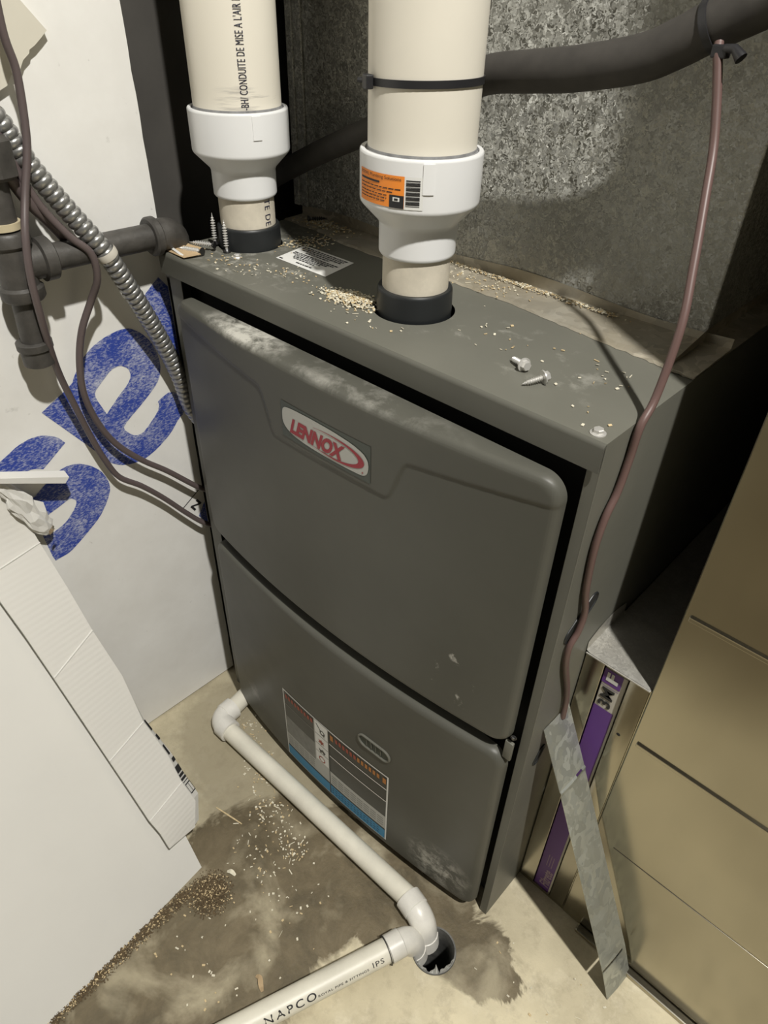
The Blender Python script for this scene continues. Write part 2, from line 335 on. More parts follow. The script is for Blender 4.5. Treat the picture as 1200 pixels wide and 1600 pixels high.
def chaikin(p, keep=()):
    out = []
    n = len(p)
    for i in range(n):
        a, b_, c = p[i-1], p[i], p[(i+1) % n]
        if i in keep: out.append(b_); continue
        out.append((b_[0]*0.8+a[0]*0.2, b_[1]*0.8+a[1]*0.2)); out.append((b_[0]*0.8+c[0]*0.2, b_[1]*0.8+c[1]*0.2))
    return out
def circle(cx, cy, r, n=48): return [(cx + r*math.cos(2*PI*k/n), cy + r*math.sin(2*PI*k/n)) for k in range(n)]

# ------------------------------------------------------------------ the setting
DR = Vector((0.5235, -0.0765, 0))          # centre of the floor drain
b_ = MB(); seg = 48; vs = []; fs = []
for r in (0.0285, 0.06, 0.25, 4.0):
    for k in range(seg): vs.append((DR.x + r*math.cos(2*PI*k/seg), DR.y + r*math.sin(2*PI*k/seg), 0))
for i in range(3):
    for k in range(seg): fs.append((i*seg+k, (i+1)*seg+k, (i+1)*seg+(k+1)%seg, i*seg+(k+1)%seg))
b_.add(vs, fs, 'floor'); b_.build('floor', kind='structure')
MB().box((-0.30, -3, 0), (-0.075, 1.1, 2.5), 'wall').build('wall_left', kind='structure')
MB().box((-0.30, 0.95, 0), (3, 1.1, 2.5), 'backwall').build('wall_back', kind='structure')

# ------------------------------------------------------------------ furnace
F = thing('furnace', 'grey upright gas furnace with two bowed front doors', 'furnace', (0.27, 0.3, 0))
b_ = MB(); b_.rbox((W-0.0013, 0.004, 0), (W, 0.74, H-0.0009), 'side', 0.0005); b_.rbox((0.5345, 0.004, 0.0), (W-0.0002, 0.0055, H-0.0012), 'side', 0.0005); b_.box((0.534, 0.0055, 0.0), (0.5352, 0.03, H-0.004), 'side'); b_.build('side_panel', F)
b_ = MB(); b_.rbox((0.0, 0.006, 0), (0.0013, 0.74, H-0.003), 'side', 0.0005); b_.rbox((0.0002, 0.006, 0.0), (0.0235, 0.0075, H-0.004), 'side', 0.0005); b_.build('side_panel', F)
MB().box((0.0013, 0.03, 0.0), (W-0.0013, 0.034, H-0.004), 'inner').build('inner_panel', F)
MB().box((0.0013, 0.72, 0.0), (W-0.0013, 0.74, H-0.004), 'side').build('back_panel', F)
# top cap with the two pipe holes
PR = Vector((0.2965, 0.0845)); PL = Vector((0.0410, 0.0915))
b_ = MB()
me = fill2d([[(-0.004, 0.0035), (W, 0.0035), (W, 0.74), (-0.004, 0.74)], circle(PR.x, PR.y, 0.0385), circle(PL.x, PL.y, 0.0365)], 0.0006)
b_.mesh(me, 'cap', lambda c: (c.x, c.y, c.z + H - 0.0006))
prof = [(0.0035, H)] + [(0.0035 - 0.0035*math.sin(t), H - 0.0035 + 0.0035*math.cos(t)) for t in [PI/2*k/5 for k in range(1, 6)]] + [(0.0, 0.7168), (0.0012, 0.7168), (0.0012, H-0.004), (0.0036, H-0.0012)]
n = len(prof); vs = [(-0.004, y, z) for y, z in prof] + [(W, y, z) for y, z in prof]
b_.add(vs, [(i, i+1, n+i+1, n+i) for i in range(n-1)] + [tuple(range(n))[::-1], tuple(n+i for i in range(n))], 'lip', True)
b_.box((-0.004, 0.0012, 0.7168), (-0.0028, 0.30, H-0.0012), 'cap')
b_.build('top_cap', F)
def hexscrew(mb, p, ax, m, r=0.0044, h=0.0035):
    ax = Vector(ax).normalized()
    mb.lathe([(r*1.45, 0), (r*1.45, 0.0008), (r*1.2, 0.0013)], p, m, 20, ax)
    mb.lathe([(r, 0.001), (r, h), (r*0.8, h+0.0006)], p, m, 6, ax, smooth=False)
for p in ((0.5330, 0.0115, H), (-0.0005 + 0.004, 0.0135, H), (0.0721, 0.0500, H)):
    s_ = MB(); hexscrew(s_, p, (0, 0, 1), 'zinc', 0.0040 if p[0] > 0.4 else 0.0036); s_.build('cap_screw', F)

def bow(x): return -(0.012 + 0.022 * (1 - ((x - 0.277) / 0.255) ** 2))
def step(x):
    t = lambda a, c: min(1, max(0, (x - a) / (c - a)))
    sm = lambda k: k*k*(3-2*k)
    if x > 0.298: return 0.6205 + 0.0455*sm(t(0.372, 0.397)) + max(0, x-0.397)*0.125
    return 0.6205 + 0.0455*sm(1 - t(0.199, 0.224)) + max(0, 0.199-x)*0.125
def door(x0, x1, z0, z1, rc, re, nx, nz, m, emboss):
    mb = MB(); vs = []; per = []
    def coords(n, a, c):   # denser at both ends
        out = []
        for i in range(n+1):
            t = i / n; out.append(a + (c-a)*t)
        extra = [re*0.15, re*0.35, re*0.6, re*0.85]
        return sorted(set([round(q, 6) for q in out] + [a+e for e in extra] + [c-e for e in extra]))
    X = coords(nx, x0, x1); Z = coords(nz, z0, z1)
    for z in Z:
        for x in X:
            px, pz = x, z
            cx = min(max(x, x0+rc), x1-rc); cz = min(max(z, z0+rc), z1-rc)
            dx, dz = x-cx, z-cz
            if dx and dz:      # square corner -> round corner
                u, v = dx/rc, dz/rc
                px = cx + rc*u*math.sqrt(1-v*v/2); pz = cz + rc*v*math.sqrt(1-u*u/2)
                d = rc - math.hypot(px-cx, pz-cz)
            else: d = min(x-x0, x1-x, z-z0, z1-z)
            d = max(d, 0)
            y = bow(px) + (re - math.sqrt(max(0, re*re-(re-d)**2)) if d < re else 0)
            if emboss:
                k = min(1, max(0, (step(px)-pz)/0.0035+0.5)); y += 0.0014*k*k*(3-2*k)
            vs.append((px, y, pz))
    nxv, nzv = len(X), len(Z)
    fs = [(j*nxv+i, j*nxv+i+1, (j+1)*nxv+i+1, (j+1)*nxv+i) for j in range(nzv-1) for i in range(nxv-1)]
    ring = list(range(nxv)) + [j*nxv+nxv-1 for j in range(1, nzv)] + [(nzv-1)*nxv+i for i in range(nxv-2, -1, -1)] + [j*nxv for j in range(nzv-2, 0, -1)]
    o = len(vs)
    for i in ring: vs.append((vs[i][0], -0.0015, vs[i][2]))
    for k in range(len(ring)):
        k2 = (k+1) % len(ring); fs.append((ring[k], o+k, o+k2, ring[k2]))
    fs.append(tuple(o+k for k in range(len(ring))))
    return mb.add(vs, fs, m, True)
UD = door(0.0375, 0.5280, 0.381, 0.7045, 0.020, 0.0075, 230, 160, 'udoor', True).build('upper_door', F)
LDR = door(0.0400, 0.5300, 0.020, 0.363, 0.020, 0.0085, 120, 80, 'ldoor', False).build('lower_door', F)
def on_door(off, sunk=0.0): return lambda c: (c.x, bow(c.x) - off + sunk, c.y)
def door_rect(mb, x0, x1, z0, z1, m, off, z0b=None, z1b=None, n=10, sunk=0.0):
    vs = []; 
    for i in range(n+1):
        t = i/n; x = x0+(x1-x0)*t
        za = z0+((z0b if z0b is not None else z0)-z0)*t; zb = z1+((z1b if z1b is not None else z1)-z1)*t
        y = bow(x)-off+sunk; vs += [(x, y, za), (x, y, zb)]
    mb.add(vs, [(2*i, 2*i+2, 2*i+3, 2*i+1) for i in range(n)], m)
# badge: dark plate, silver field, red lettering with swoosh
b_ = MB(); door_rect(b_, 0.2375, 0.3560, 0.6275, 0.6665, 'badge', 0.0005, n=20)
ov = [(0.2400, 0.6480)]
ov = [(0.2395,0.6440),(0.2395,0.6540),(0.2412,0.6590),(0.2450,0.6615),(0.2560,0.6630),(0.2800,0.6638),(0.3100,0.6632),(0.3350,0.6605),(0.3480,0.6565),(0.3535,0.6510),(0.3545,0.6440),(0.3530,0.6370),(0.3490,0.6330),(0.3400,0.6318),(0.3050,0.6312),(0.2750,0.6318),(0.2550,0.6340),(0.2440,0.6385)]
def sub2d(me_fn, mb, m, off):
    bm = bmesh.new(); bm.from_mesh(me_fn); bmesh.ops.triangulate(bm, faces=bm.faces)
    for _ in range(2):
        es = [e for e in bm.edges if abs(e.verts[0].co.x-e.verts[1].co.x) > 0.012]
        if es: bmesh.ops.subdivide_edges(bm, edges=es, cuts=2); bmesh.ops.triangulate(bm, faces=bm.faces)
    mb.bm(bm, m, on_door(off))
sub2d(fill2d([chaikin(ov)]), b_, 'silver', 0.0010)
b_.mesh(text2d('LENNOX', 0.055, 0.0, 1.0), 'red', lambda c: (lambda X: (X, bow(X)-0.0014, 0.6360+0.0172*c.y))(0.2500+0.0710*c.x+0.0056*c.y))
# swoosh: from above the E, round the right end, back under the X
sw = []
for k in range(41):
    t = math.radians(118 - k*(118+128)/40); wd = 0.0004+0.0048*math.sin(PI*min(1,k/40*1.0))**2
    cx, cz, rx, rz = 0.3030, 0.6460, 0.0395, 0.0112
    sw.append(((cx+rx*math.cos(t), cz+rz*math.sin(t)), (cx+(rx+wd*1.35)*math.cos(t), cz+(rz+wd*0.75)*math.sin(t))))
vs = []
for a, c in sw: vs += [(a[0], bow(a[0])-0.0014, a[1]), (c[0], bow(c[0])-0.0014, c[1])]
b_.add(vs, [(2*i, 2*i+2, 2*i+3, 2*i+1) for i in range(40)], 'red')
b_.mesh(fill2d([circle(0.3475, 0.6360, 0.0009, 12)]), 'red', on_door(0.0014))
b_.build('logo_badge', UD, label='silver badge with red LENNOX lettering')
# warning label on the lower door
b_ = MB(); wl = [(0.1885, 0.3925)]
def WR(u0, u1, v0, v1, m, off):   # u along the label, v from bottom to top; the label narrows to the left
    x0, x1 = 0.1875+0.2050*u0, 0.1875+0.2050*u1
    zb = lambda u: 0.0300+0.0065*u; zt = lambda u: 0.1865+0.0055*u
    g = lambda u, v: zb(u)+(zt(u)-zb(u))*v
    door_rect(b_, x0, x1, g(u0, v0), g(u0, v1), m, off, g(u1, v0), g(u1, v1), n=max(2, int(14*(u1-u0))))
WR(0, 1, 0, 1, 'paper', 0.0004); WR(0.012, 0.988, 0.012, 0.985, 'darkprint', 0.0006)
WR(0.012, 0.335, 0.28, 0.62, 'greyprint', 0.0007); WR(0.012, 0.335, 0.18, 0.36, 'silver', 0.0008)
WR(0.48, 0.988, 0.18, 0.38, 'silver', 0.0008); WR(0.335, 0.48, 0.18, 0.99, 'silver', 0.0008); WR(0.345, 0.47, 0.40, 0.985, 'paper', 0.00085)
WR(0.012, 0.475, 0.015, 0.155, 'blueprint', 0.0008); WR(0.485, 0.988, 0.015, 0.155, 'blueprint', 0.0008)
WR(0.475, 0.485, 0.015, 0.98, 'darkprint', 0.0009)
WR(0.012, 0.335, 0.80, 0.808, 'greyprint', 0.0009); WR(0.485, 0.988, 0.80, 0.812, 'paper', 0.0009); WR(0.485, 0.988, 0.62, 0.632, 'paper', 0.0009)
WR(0.345, 0.47, 0.80, 0.806, 'darkprint', 0.0010); WR(0.345, 0.47, 0.66, 0.666, 'darkprint', 0.0010); WR(0.345, 0.47, 0.54, 0.546, 'darkprint', 0.0010)
for k in range(9): WR(0.03+k*0.034, 0.03+k*0.034+0.022, 0.90, 0.955, 'redprint', 0.0010)
WR(0.497, 0.525, 0.88, 0.955, 'orangeprint', 0.0010); WR(0.955, 0.982, 0.88, 0.955, 'orangeprint', 0.0010)
for k in range(12): WR(0.545+k*0.033, 0.545+k*0.033+0.021, 0.895, 0.955, 'redprint' if k < 6 else 'orangeprint', 0.0010)
rnd = random.Random(3)
for row in (0.215, 0.25, 0.285, 0.32):
    for u in [0.50+0.06*k for k in range(8)]: WR(u, u+0.05, row, row+0.010, 'greyprint', 0.0010)
    for u in [0.03+0.06*k for k in range(5)]: WR(u, u+0.05, row, row+0.010, 'greyprint', 0.0010)
for row in (0.05, 0.085, 0.12):
    for u in [0.50+0.03*k for k in range(15)]: WR(u, u+0.012+0.01*rnd.random(), row, row+0.010, 'navy', 0.0010)
# four pictograms: crossed flame circle, red burst, green figure, pink ring
def picto(u, v, poly, m):
    x, z = 0.1875+0.2050*u, 0.0300+0.1560*v
    b_.mesh(fill2d([[(x+p[0], z+p[1]) for p in poly]]), m, on_door(0.0011))
picto(0.42, 0.89, circle(0, 0, 0.0052, 18), 'darkprint'); picto(0.42, 0.893, circle(0, 0, 0.0028, 12), 'paper')
b_.mesh(fill2d([[(0.2610, 0.181), (0.2622, 0.182), (0.2780, 0.163), (0.2768, 0.162)]]), 'darkprint', on_door(0.0011))
picto(0.405, 0.735, [(0.0070*(1 if k % 2 else 0.5)*math.cos(PI*k/6), 0.0065*(1 if k % 2 else 0.5)*math.sin(PI*k/6)) for k in range(12)], 'redprint')
picto(0.41, 0.60, [(-0.007,0.004),(-0.003,0.001),(0.001,0.005),(0.007,0.001),(0.004,-0.005),(0.001,-0.001),(-0.004,-0.005)], 'darkprint')
picto(0.405, 0.47, circle(0, 0, 0.0066, 18), 'redprint'); picto(0.405, 0.47, circle(0, 0, 0.0046, 18), 'paper')
b_.build('warning_label', LDR, label='black and white warning label with blue bottom band and red headings')
# oblong sight slot with raised rim
def slotpts(cx, cz, hl, hr, dz, n=10):
    out = []
    for sgn in (1, -1):
        for k in range(n+1):
            t = -PI/2 + PI*k/n; out.append((cx + sgn*(hl + hr*math.cos(t)), cz + sgn*(hr*math.sin(t)) + sgn*hl*dz))
    return out
b_ = MB(); b_.mesh(fill2d([slotpts(0.3675, 0.2325, 0.0145, 0.0085, 0.0)]), 'badge', on_door(0.0004))
ring = [(x, bow(x)-0.0008, z) for x, z in slotpts(0.3675, 0.2325, 0.0150, 0.0100, 0.0)]
b_.tube(ring+[ring[0]], 0.0017, 'side', 8, caps=False)
for k in range(4): x = 0.3560+k*0.0075; b_.rbox((x-0.0006, bow(x)-0.0014, 0.2255), (x+0.0006, bow(x)-0.0003, 0.2395), 'side', 0.0003)
b_.build('sight_slot', LDR, label='small oblong sight slot with raised rim')
b_ = MB(); b_.rbox((0.524, -0.008, 0.360), (0.5335, -0.004, 0.388), 'side', 0.001); hexscrew(b_, (0.5315, -0.006, 0.398), (0.3, -1, 0), 'darkzinc', 0.0022, 0.002); b_.build('door_latch', F)
# oval grommet hole in the right side panel and a second slot lower down
def side_oval(y, z, hl, hr, ang, name, m):
    pts = [(q[0]-y, q[1]-z) for q in slotpts(y, z, hl, hr, 0)]; ca, sa = math.cos(ang), math.sin(ang)
    pts = [(y+p[0]*ca-p[1]*sa, z+p[0]*sa+p[1]*ca) for p in pts]
    q = MB(); q.mesh(fill2d([pts]), m, lambda c: (W+0.0004, c.x, c.y))
    rg = [(W+0.0004, a, c) for a, c in pts]; q.tube(rg+[rg[0]], 0.0010, 'rubber', 8, caps=False); q.build(name, F)
side_oval(0.0435, 0.5405, 0.0185, 0.0085, math.radians(35), 'grommet_hole', 'inner')
side_oval(0.0330, 0.3400, 0.0080, 0.0050, math.radians(60), 'grommet_hole', 'inner')
# information plate on the top cap (text too small to read: rows of print)
b_ = MB(); A, B, D = Vector((0.1003, 0.0800)), Vector((0.1795, 0.0795)), Vector((0.0905, 0.1307))
def PQ(u, v): q = A + (B-A)*u + (D-A)*v; return (q.x, q.y)
def prect(u0, u1, v0, v1, m, dz): b_.add([(*PQ(u0, v0), H+dz), (*PQ(u1, v0), H+dz), (*PQ(u1, v1), H+dz), (*PQ(u0, v1), H+dz)], [(0, 1, 2, 3)], m)
prect(0, 1, 0, 1, 'paper', 0.0004); rnd = random.Random(11)
for v, u0, u1 in ((0.90,0.05,0.93),(0.82,0.05,0.90),(0.74,0.10,0.88),(0.66,0.22,0.70),(0.55,0.06,0.92),(0.48,0.06,0.88),(0.41,0.14,0.80),(0.34,0.16,0.70),(0.27,0.2,0.62),(0.12,0.35,0.66)):
    u = u0
    while u < u1:
        wd = 0.025+0.05*rnd.random(); prect(u, min(u+wd, u1), v-0.022, v+0.022, 'black', 0.0007); u += wd+0.014
prect(0.03, 0.10, 0.05, 0.09, 'black', 0.0007)
b_.build('information_plate', F, label='white printed information plate')

# ------------------------------------------------------------------ plenum on the furnace
P = thing('supply_plenum', 'tall spangled galvanised steel plenum standing on the furnace', 'plenum', (0.26, 0.45, H))
MB().rbox((-0.003, 0.210, H+0.001), (0.521, 0.73, 1.95), 'plenum', 0.0015).build('plenum_case', P)
b_ = MB(); b_.rbox((-0.014, 0.2045, H+0.012), (-0.004, 0.2165, 1.95), 'plenum', 0.001); b_.rbox((-0.004, 0.2065, H+0.012), (0.009, 0.2096, 1.95), 'plenum', 0.001); b_.build('corner_seam', P)
# dusty foil tape strip at the foot of the plenum, with a wavy front edge
fe = [(-0.004,0.178),(0.03,0.176),(0.0725,0.1743),(0.1226,0.1640),(0.20,0.1625),(0.2733,0.1624),(0.3236,0.1604),(0.37,0.158),(0.4127,0.1522),(0.45,0.147),(0.4964,0.1424),(0.520,0.139),(0.5445,0.136)]
sp = [(q.x, q.y) for q in spline([(a, c, 0) for a, c in fe], 6)]; rnd = random.Random(5)
b_ = MB(); vs = []; fs = []
for i, (x, y) in enumerate(sp):
    j = rnd.uniform(-0.0012, 0.0012); hgt = 0.0012+0.0012*abs(math.sin(x*40))
    vs += [(x, y+j, H+0.0003), (x, y+j+0.002, H+hgt), (x, y+0.03, H+0.0018), (x, 0.2090, H+0.0030), (x, 0.2093, H+0.012+0.003*math.sin(x*23))]
for i in range(len(sp)-1):
    for k in range(4): fs.append((i*5+k, (i+1)*5+k, (i+1)*5+k+1, i*5+k+1))
b_.add(vs, fs, 'tape', True)
vs = [(0.5212,0.136,H+0.002),(0.5450,0.136,H+0.001),(0.5450,0.70,H+0.001),(0.5212,0.70,H+0.002),(0.5216,0.2085,H+0.014),(0.5216,0.70,H+0.014)]
b_.add(vs, [(0,1,2,3),(3,5,4,0)], 'tape'); b_.build('foil_tape', P, label='dusty foil tape strip along the plenum foot')

# ------------------------------------------------------------------ vent pipes
def vent(name, label, c, lean, print_fn):
    t = thing(name, label, 'pipe', (c.x, c.y, H))
    MB().lathe([(0.0345, H-0.02), (0.0350, H+0.004), (0.0346, H+0.0195), (0.0345, H+0.0207), (0.0337, H+0.0223), (0.0335, H+0.0225), (0.0300, H+0.0225)], (c.x, c.y, 0), 'rubber').build('rubber_coupling', t)
    st = MB().lathe([(0.0302, H-0.02), (0.0302, 0.806)], (c.x, c.y, 0), 'stub').build('pipe_stub', t)
    rd = MB().lathe([(0.0306, 0.7935), (0.0328, 0.7925), (0.0338, 0.7940), (0.0339, 0.7955), (0.0340, 0.8165), (0.0341, 0.8180), (0.0350, 0.8203), (0.0362, 0.8216), (0.0490, 0.8344), (0.0500, 0.8356), (0.0506, 0.8372), (0.0507, 0.8385), (0.0508, 0.8735), (0.0508, 0.8745), (0.0500, 0.8757), (0.0468, 0.8757), (0.0462, 0.868)], (c.x, c.y, 0), 'white', close=False).build('reducer', t)
    MB().lathe([(0.0463, 0.8738), (0.0446, 0.8755), (0.0445, 0.8775)], (c.x, c.y, 0), 'cement', close=False).build('cement_bead', t)
    pp = MB().lathe([(0.0444, 0.86), (0.0444, 1.95)], (c.x, c.y, 0), 'scuff' if c.x < 0.1 else 'cream').build('pipe', t)
    return t, st, rd, pp
def cyl(c, r, a0, z0, wa, hz, mode):
    """map unit text square on a vertical cylinder; mode 'up' reads upward, 'down' reads downward, 'flat' level"""
    def f(q):
        if mode == 'up': a = a0 + (0.5-q.y)*(-1)*(-wa)/r*1.0; z = z0 + q.x*hz
        elif mode == 'down': a = a0 + (q.y-0.5)*wa/r; z = z0 - q.x*hz
        else: a = a0 + q.x*wa/r; z = z0 + q.y*hz
        return (c.x + r*math.cos(a), c.y + r*math.sin(a), z)
    return f
rad_ = math.radians
tL, stL, rdL, ppL = vent('vent_pipe', 'cream vent pipe with printed lettering, nearer the white board', PL, 0, None)
b_ = MB()
b_.mesh(text2d("-BH/ CONDUITE DE MISE A L'AIR LIBRE", 0.0, 0, 1.05), 'navy', lambda q: (lambda a: (PL.x+0.0449*math.cos(a), PL.y+0.0449*math.sin(a), 0.8785+0.099*q.x))(rad_(-27) - (q.y-0.5)*0.0080/0.0449))
b_.build('lettering', ppL)
MB().mesh(text2d('TE DE', 0.0, 0, 1.15), 'navy', lambda q: (lambda a: (PL.x+0.0306*math.cos(a), PL.y+0.0306*math.sin(a), 0.7915-0.027*q.x))(rad_(9) + (q.y-0.5)*0.0078/0.0306)).build('lettering', stL)
def cyl_rect(mb, c, r, a0, a1, z0, z1, m, n=12):
    vs = []
    for i in range(n+1):
        a = rad_(a0+(a1-a0)*i/n); vs += [(c.x+r*math.cos(a), c.y+r*math.sin(a), z0), (c.x+r*math.cos(a), c.y+r*math.sin(a), z1)]
    mb.add(vs, [(2*i, 2*i+2, 2*i+3, 2*i+1) for i in range(n)], m)
def mould_tab(c, a, z0, z1, par):
    q = MB(); wd = 5.0
    n = 8; vs = []
    for i in range(n+1):
        t = rad_(a-wd+2*wd*i/n)
        for r, z in ((0.0504, z0), (0.0516, z0+0.0006), (0.0516, z1), (0.0504, z1)): vs.append((c.x+r*math.cos(t), c.y+r*math.sin(t), z))
    q.add(vs, [(i*4+k, (i+1)*4+k, (i+1)*4+k+1, i*4+k+1) for i in range(n) for k in range(3)] + [(0, 1, 2, 3), tuple(n*4+k for k in (3, 2, 1, 0))], 'white', True); q.build('mould_tab', par)
mould_tab(PL, -17, 0.852, 0.8735, rdL)
tR, stR, rdR, ppR = vent('vent_pipe', 'cream vent pipe with orange sticker on its white reducer', PR, 0, None)
mould_tab(PR, -42, 0.851, 0.8735, rdR)
b_ = MB(); rs = 0.0511
cyl_rect(b_, PR, rs, -119, -63, 0.8405, 0.8640, 'orange', 20); cyl_rect(b_, PR, rs, -63, -46, 0.8400, 0.8640, 'paper')
def sticker(a0, a1, z0, z1, m, dr=0.0003): cyl_rect(b_, PR, rs+dr, a0, a1, z0, z1, m, max(2, int((a1-a0)/3)))
b_.mesh(text2d('ROYAL Plumbing Solutions', 0.0, 0, 1.0), 'black', lambda q: (lambda a: (PR.x+(rs+0.0004)*math.cos(a), PR.y+(rs+0.0004)*math.sin(a), 0.8598+0.0032*q.y))(rad_(-116+50*q.x)))
sticker(-116, -88, 0.8570, 0.8585, 'black')
for z, e in ((0.8543, -66), (0.8518, -74), (0.8490, -80), (0.8468, -80), (0.8446, -82)):
    a = -116
    while a < e: wd = rnd.uniform(2.5, 6); sticker(a, min(a+wd, e), z-0.0004, z+0.0003, 'black'); a += wd+1.0
sticker(-77, -63.2, 0.8405, 0.8500, 'black'); sticker(-73.5, -67, 0.8455, 0.8485, 'paper', 0.0005); sticker(-72, -68.5, 0.8462, 0.8478, 'black', 0.0007)
for k in range(17):
    z = 0.8425+k*0.00115; sticker(-61.5, -49, z, z+(0.0008 if k % 3 else 0.0004), 'black')
b_.build('sticker', rdR, label='orange and white printed sticker with barcode')
# zip tie round the pipe
zt = thing('cable_tie', 'black nylon cable tie strapped around the stickered vent pipe', 'cable tie', (PR.x, PR.y, 0.925))
b_ = MB(); vs = []; fs = []; n = 64
for k in range(n):
    a = 2*PI*k/n; z = 0.9235+0.0015*math.cos(a)
    for r, dz in ((0.0445, -0.0026), (0.0456, -0.0026), (0.0456, 0.0026), (0.0445, 0.0026)): vs.append((PR.x+r*math.cos(a), PR.y+r*math.sin(a), z+dz))
for k in range(n):
    for j in range(4): fs.append((k*4+j, ((k+1) % n)*4+j, ((k+1) % n)*4+(j+1) % 4, k*4+(j+1) % 4))
b_.add(vs, fs, 'nylon', True).build('strap', zt)
a = rad_(-112); hd = Vector((PR.x+0.0485*math.cos(a), PR.y+0.0485*math.sin(a), 0.9230)); tn = Vector((-math.sin(a), math.cos(a), 0)); rn = Vector((math.cos(a), math.sin(a), 0))
b_ = MB(); b_.rbox((-0.0045, -0.003, -0.0048), (0.0045, 0.003, 0.0048), 'nylon', 0.001)
b_.v = [tuple(hd + tn*v[0] + rn*v[1] + Vector((0, 0, v[2]))) for v in b_.v]; b_.build('head', zt)
e0 = hd + tn*(-0.004); b_ = MB(); b_.tube([e0, e0 - tn*0.004 + rn*0.001, e0 - tn*0.007 + rn*0.003], 0.0018, 'nylon', 8); b_.build('tail', zt)

# ------------------------------------------------------------------ insulated hose with its tie
hp = [(-0.06,0.172,0.760),(-0.0139,0.172,0.787),(0.0739,0.172,0.828),(0.1479,0.172,0.8584),(0.20,0.166,0.882),(0.2530,0.158,0.9026),(0.3028,0.154,0.9218),(0.3460,0.154,0.9283),(0.3854,0.154,0.9334),(0.4351,0.154,0.9438),(0.4605,0.154,0.9546),(0.4795,0.154,0.9649),(0.5111,0.154,0.9803),(0.5394,0.154,0.9935),(0.60,0.154,1.025)]
tag((lambda P_: MB().tube(P_, [0.0120+0.0034*min(1, max(0, (p.x-0.12)/0.25)) for p in P_], 'foam', 24))(spline(hp, 6)).build('insulated_hose'), 'black foam insulated hose crossing in front of the plenum', 'hose')
ht = thing('cable_tie', 'black cable tie holding the reddish cable to the insulated hose', 'cable tie', (0.497, 0.137, 0.953))
axh = (Vector(hp[12])-Vector(hp[10])).normalized(); hc = Vector((0.4810, 0.154, 0.9655))
MB().lathe([(0.0154, -0.0024), (0.0168, -0.0024), (0.0168, 0.0024), (0.0154, 0.0024)], hc, 'nylon', 32, axh, close=False).build('strap', ht)
b_ = MB(); b_.rbox((0.4930,0.1315,0.9500), (0.5035,0.1390,0.9575), 'nylon', 0.001); b_.build('head', ht)
MB().tube([(0.5004,0.134,0.9554),(0.5075,0.132,0.9560),(0.5135,0.131,0.9512)], [0.0026,0.0028,0.0040], 'nylon', 10).build('tail', ht)

# ------------------------------------------------------------------ cables
rc = [(0.4945,0.1375,0.9580),(0.4966,0.1345,0.9530),(0.5006,0.1330,0.9421),(0.5071,0.1300,0.9234),(0.5148,0.1240,0.9009),(0.523,0.111,0.8780),(0.537,0.088,0.838),(0.5465,0.071,0.804),(0.5490,0.056,0.758),(0.5493,0.0418,0.7400),(0.5489,0.0400,0.7137),(0.5489,0.0349,0.6861),(0.5489,0.0250,0.6662),(0.5489,0.0210,0.6365),(0.5489,0.0268,0.5905),(0.5500,0.0350,0.5580),(0.5500,0.0328,0.5354),(0.5489,0.0249,0.5192),(0.5489,0.0291,0.4911),(0.5489,0.0470,0.4451),(0.5489,0.0560,0.4130),(0.5495,0.0580,0.385)]
tag(MB().tube(spline(rc, 7), 0.0030, 'rcable', 14).build('control_cable'), 'thin reddish-brown cable hanging over the right furnace edge', 'cable')
w1 = [(0.004,-0.105,1.00),(0.004,-0.1088,0.9435),(0.004,-0.1061,0.9143),(0.006,-0.1110,0.8764),(0.008,-0.1172,0.8517),(0.012,-0.1298,0.8215),(0.022,-0.1434,0.7903),(0.026,-0.1507,0.7564),(0.024,-0.1513,0.7188),(0.012,-0.1470,0.6769),(0.000,-0.1405,0.6384),(-0.006,-0.1310,0.5917),(-0.010,-0.1222,0.5500),(-0.012,-0.1130,0.5144),(-0.013,-0.1008,0.4828),(-0.013,-0.0753,0.4559),(-0.013,-0.0488,0.4221),(-0.012,-0.0207,0.3814),(-0.010,0.0023,0.3521),(-0.008,0.03,0.33)]
tag(MB().tube(spline(w1, 7), 0.0036, 'cable', 12).build('thermostat_cable'), 'thin brown cable hanging in front of the iron pipe tee', 'cable')
w2 = [(0.000,-0.150,0.93),(0.000,-0.1331,0.8662),(0.000,-0.1284,0.8453),(0.003,-0.1158,0.8081),(0.010,-0.0988,0.7786),(0.015,-0.0836,0.7601),(0.012,-0.0814,0.7337),(0.000,-0.0884,0.7085),(-0.006,-0.1035,0.6777),(-0.008,-0.1137,0.6441),(-0.010,-0.1173,0.6065),(-0.012,-0.1102,0.5664),(-0.013,-0.0945,0.5287),(-0.013,-0.0675,0.4927),(-0.012,-0.0365,0.4608),(-0.010,0.0074,0.4111),(-0.008,0.03,0.40)]
tag(MB().tube(spline(w2, 7), 0.0038, 'cable', 12).build('thermostat_cable'), 'brown cable looping under the conduit and over the iron gas pipe', 'cable')
w3 = [(0.010,-0.200,0.93),(0.006,-0.158,0.868),(0.004,-0.138,0.838),(0.000,-0.124,0.812),(-0.004,-0.105,0.786),(-0.012,-0.085,0.755)]
tag(MB().tube(spline(w3, 7), 0.0055, 'cable', 12).build('thermostat_cable'), 'thick brown cable behind the others at upper left', 'cable')

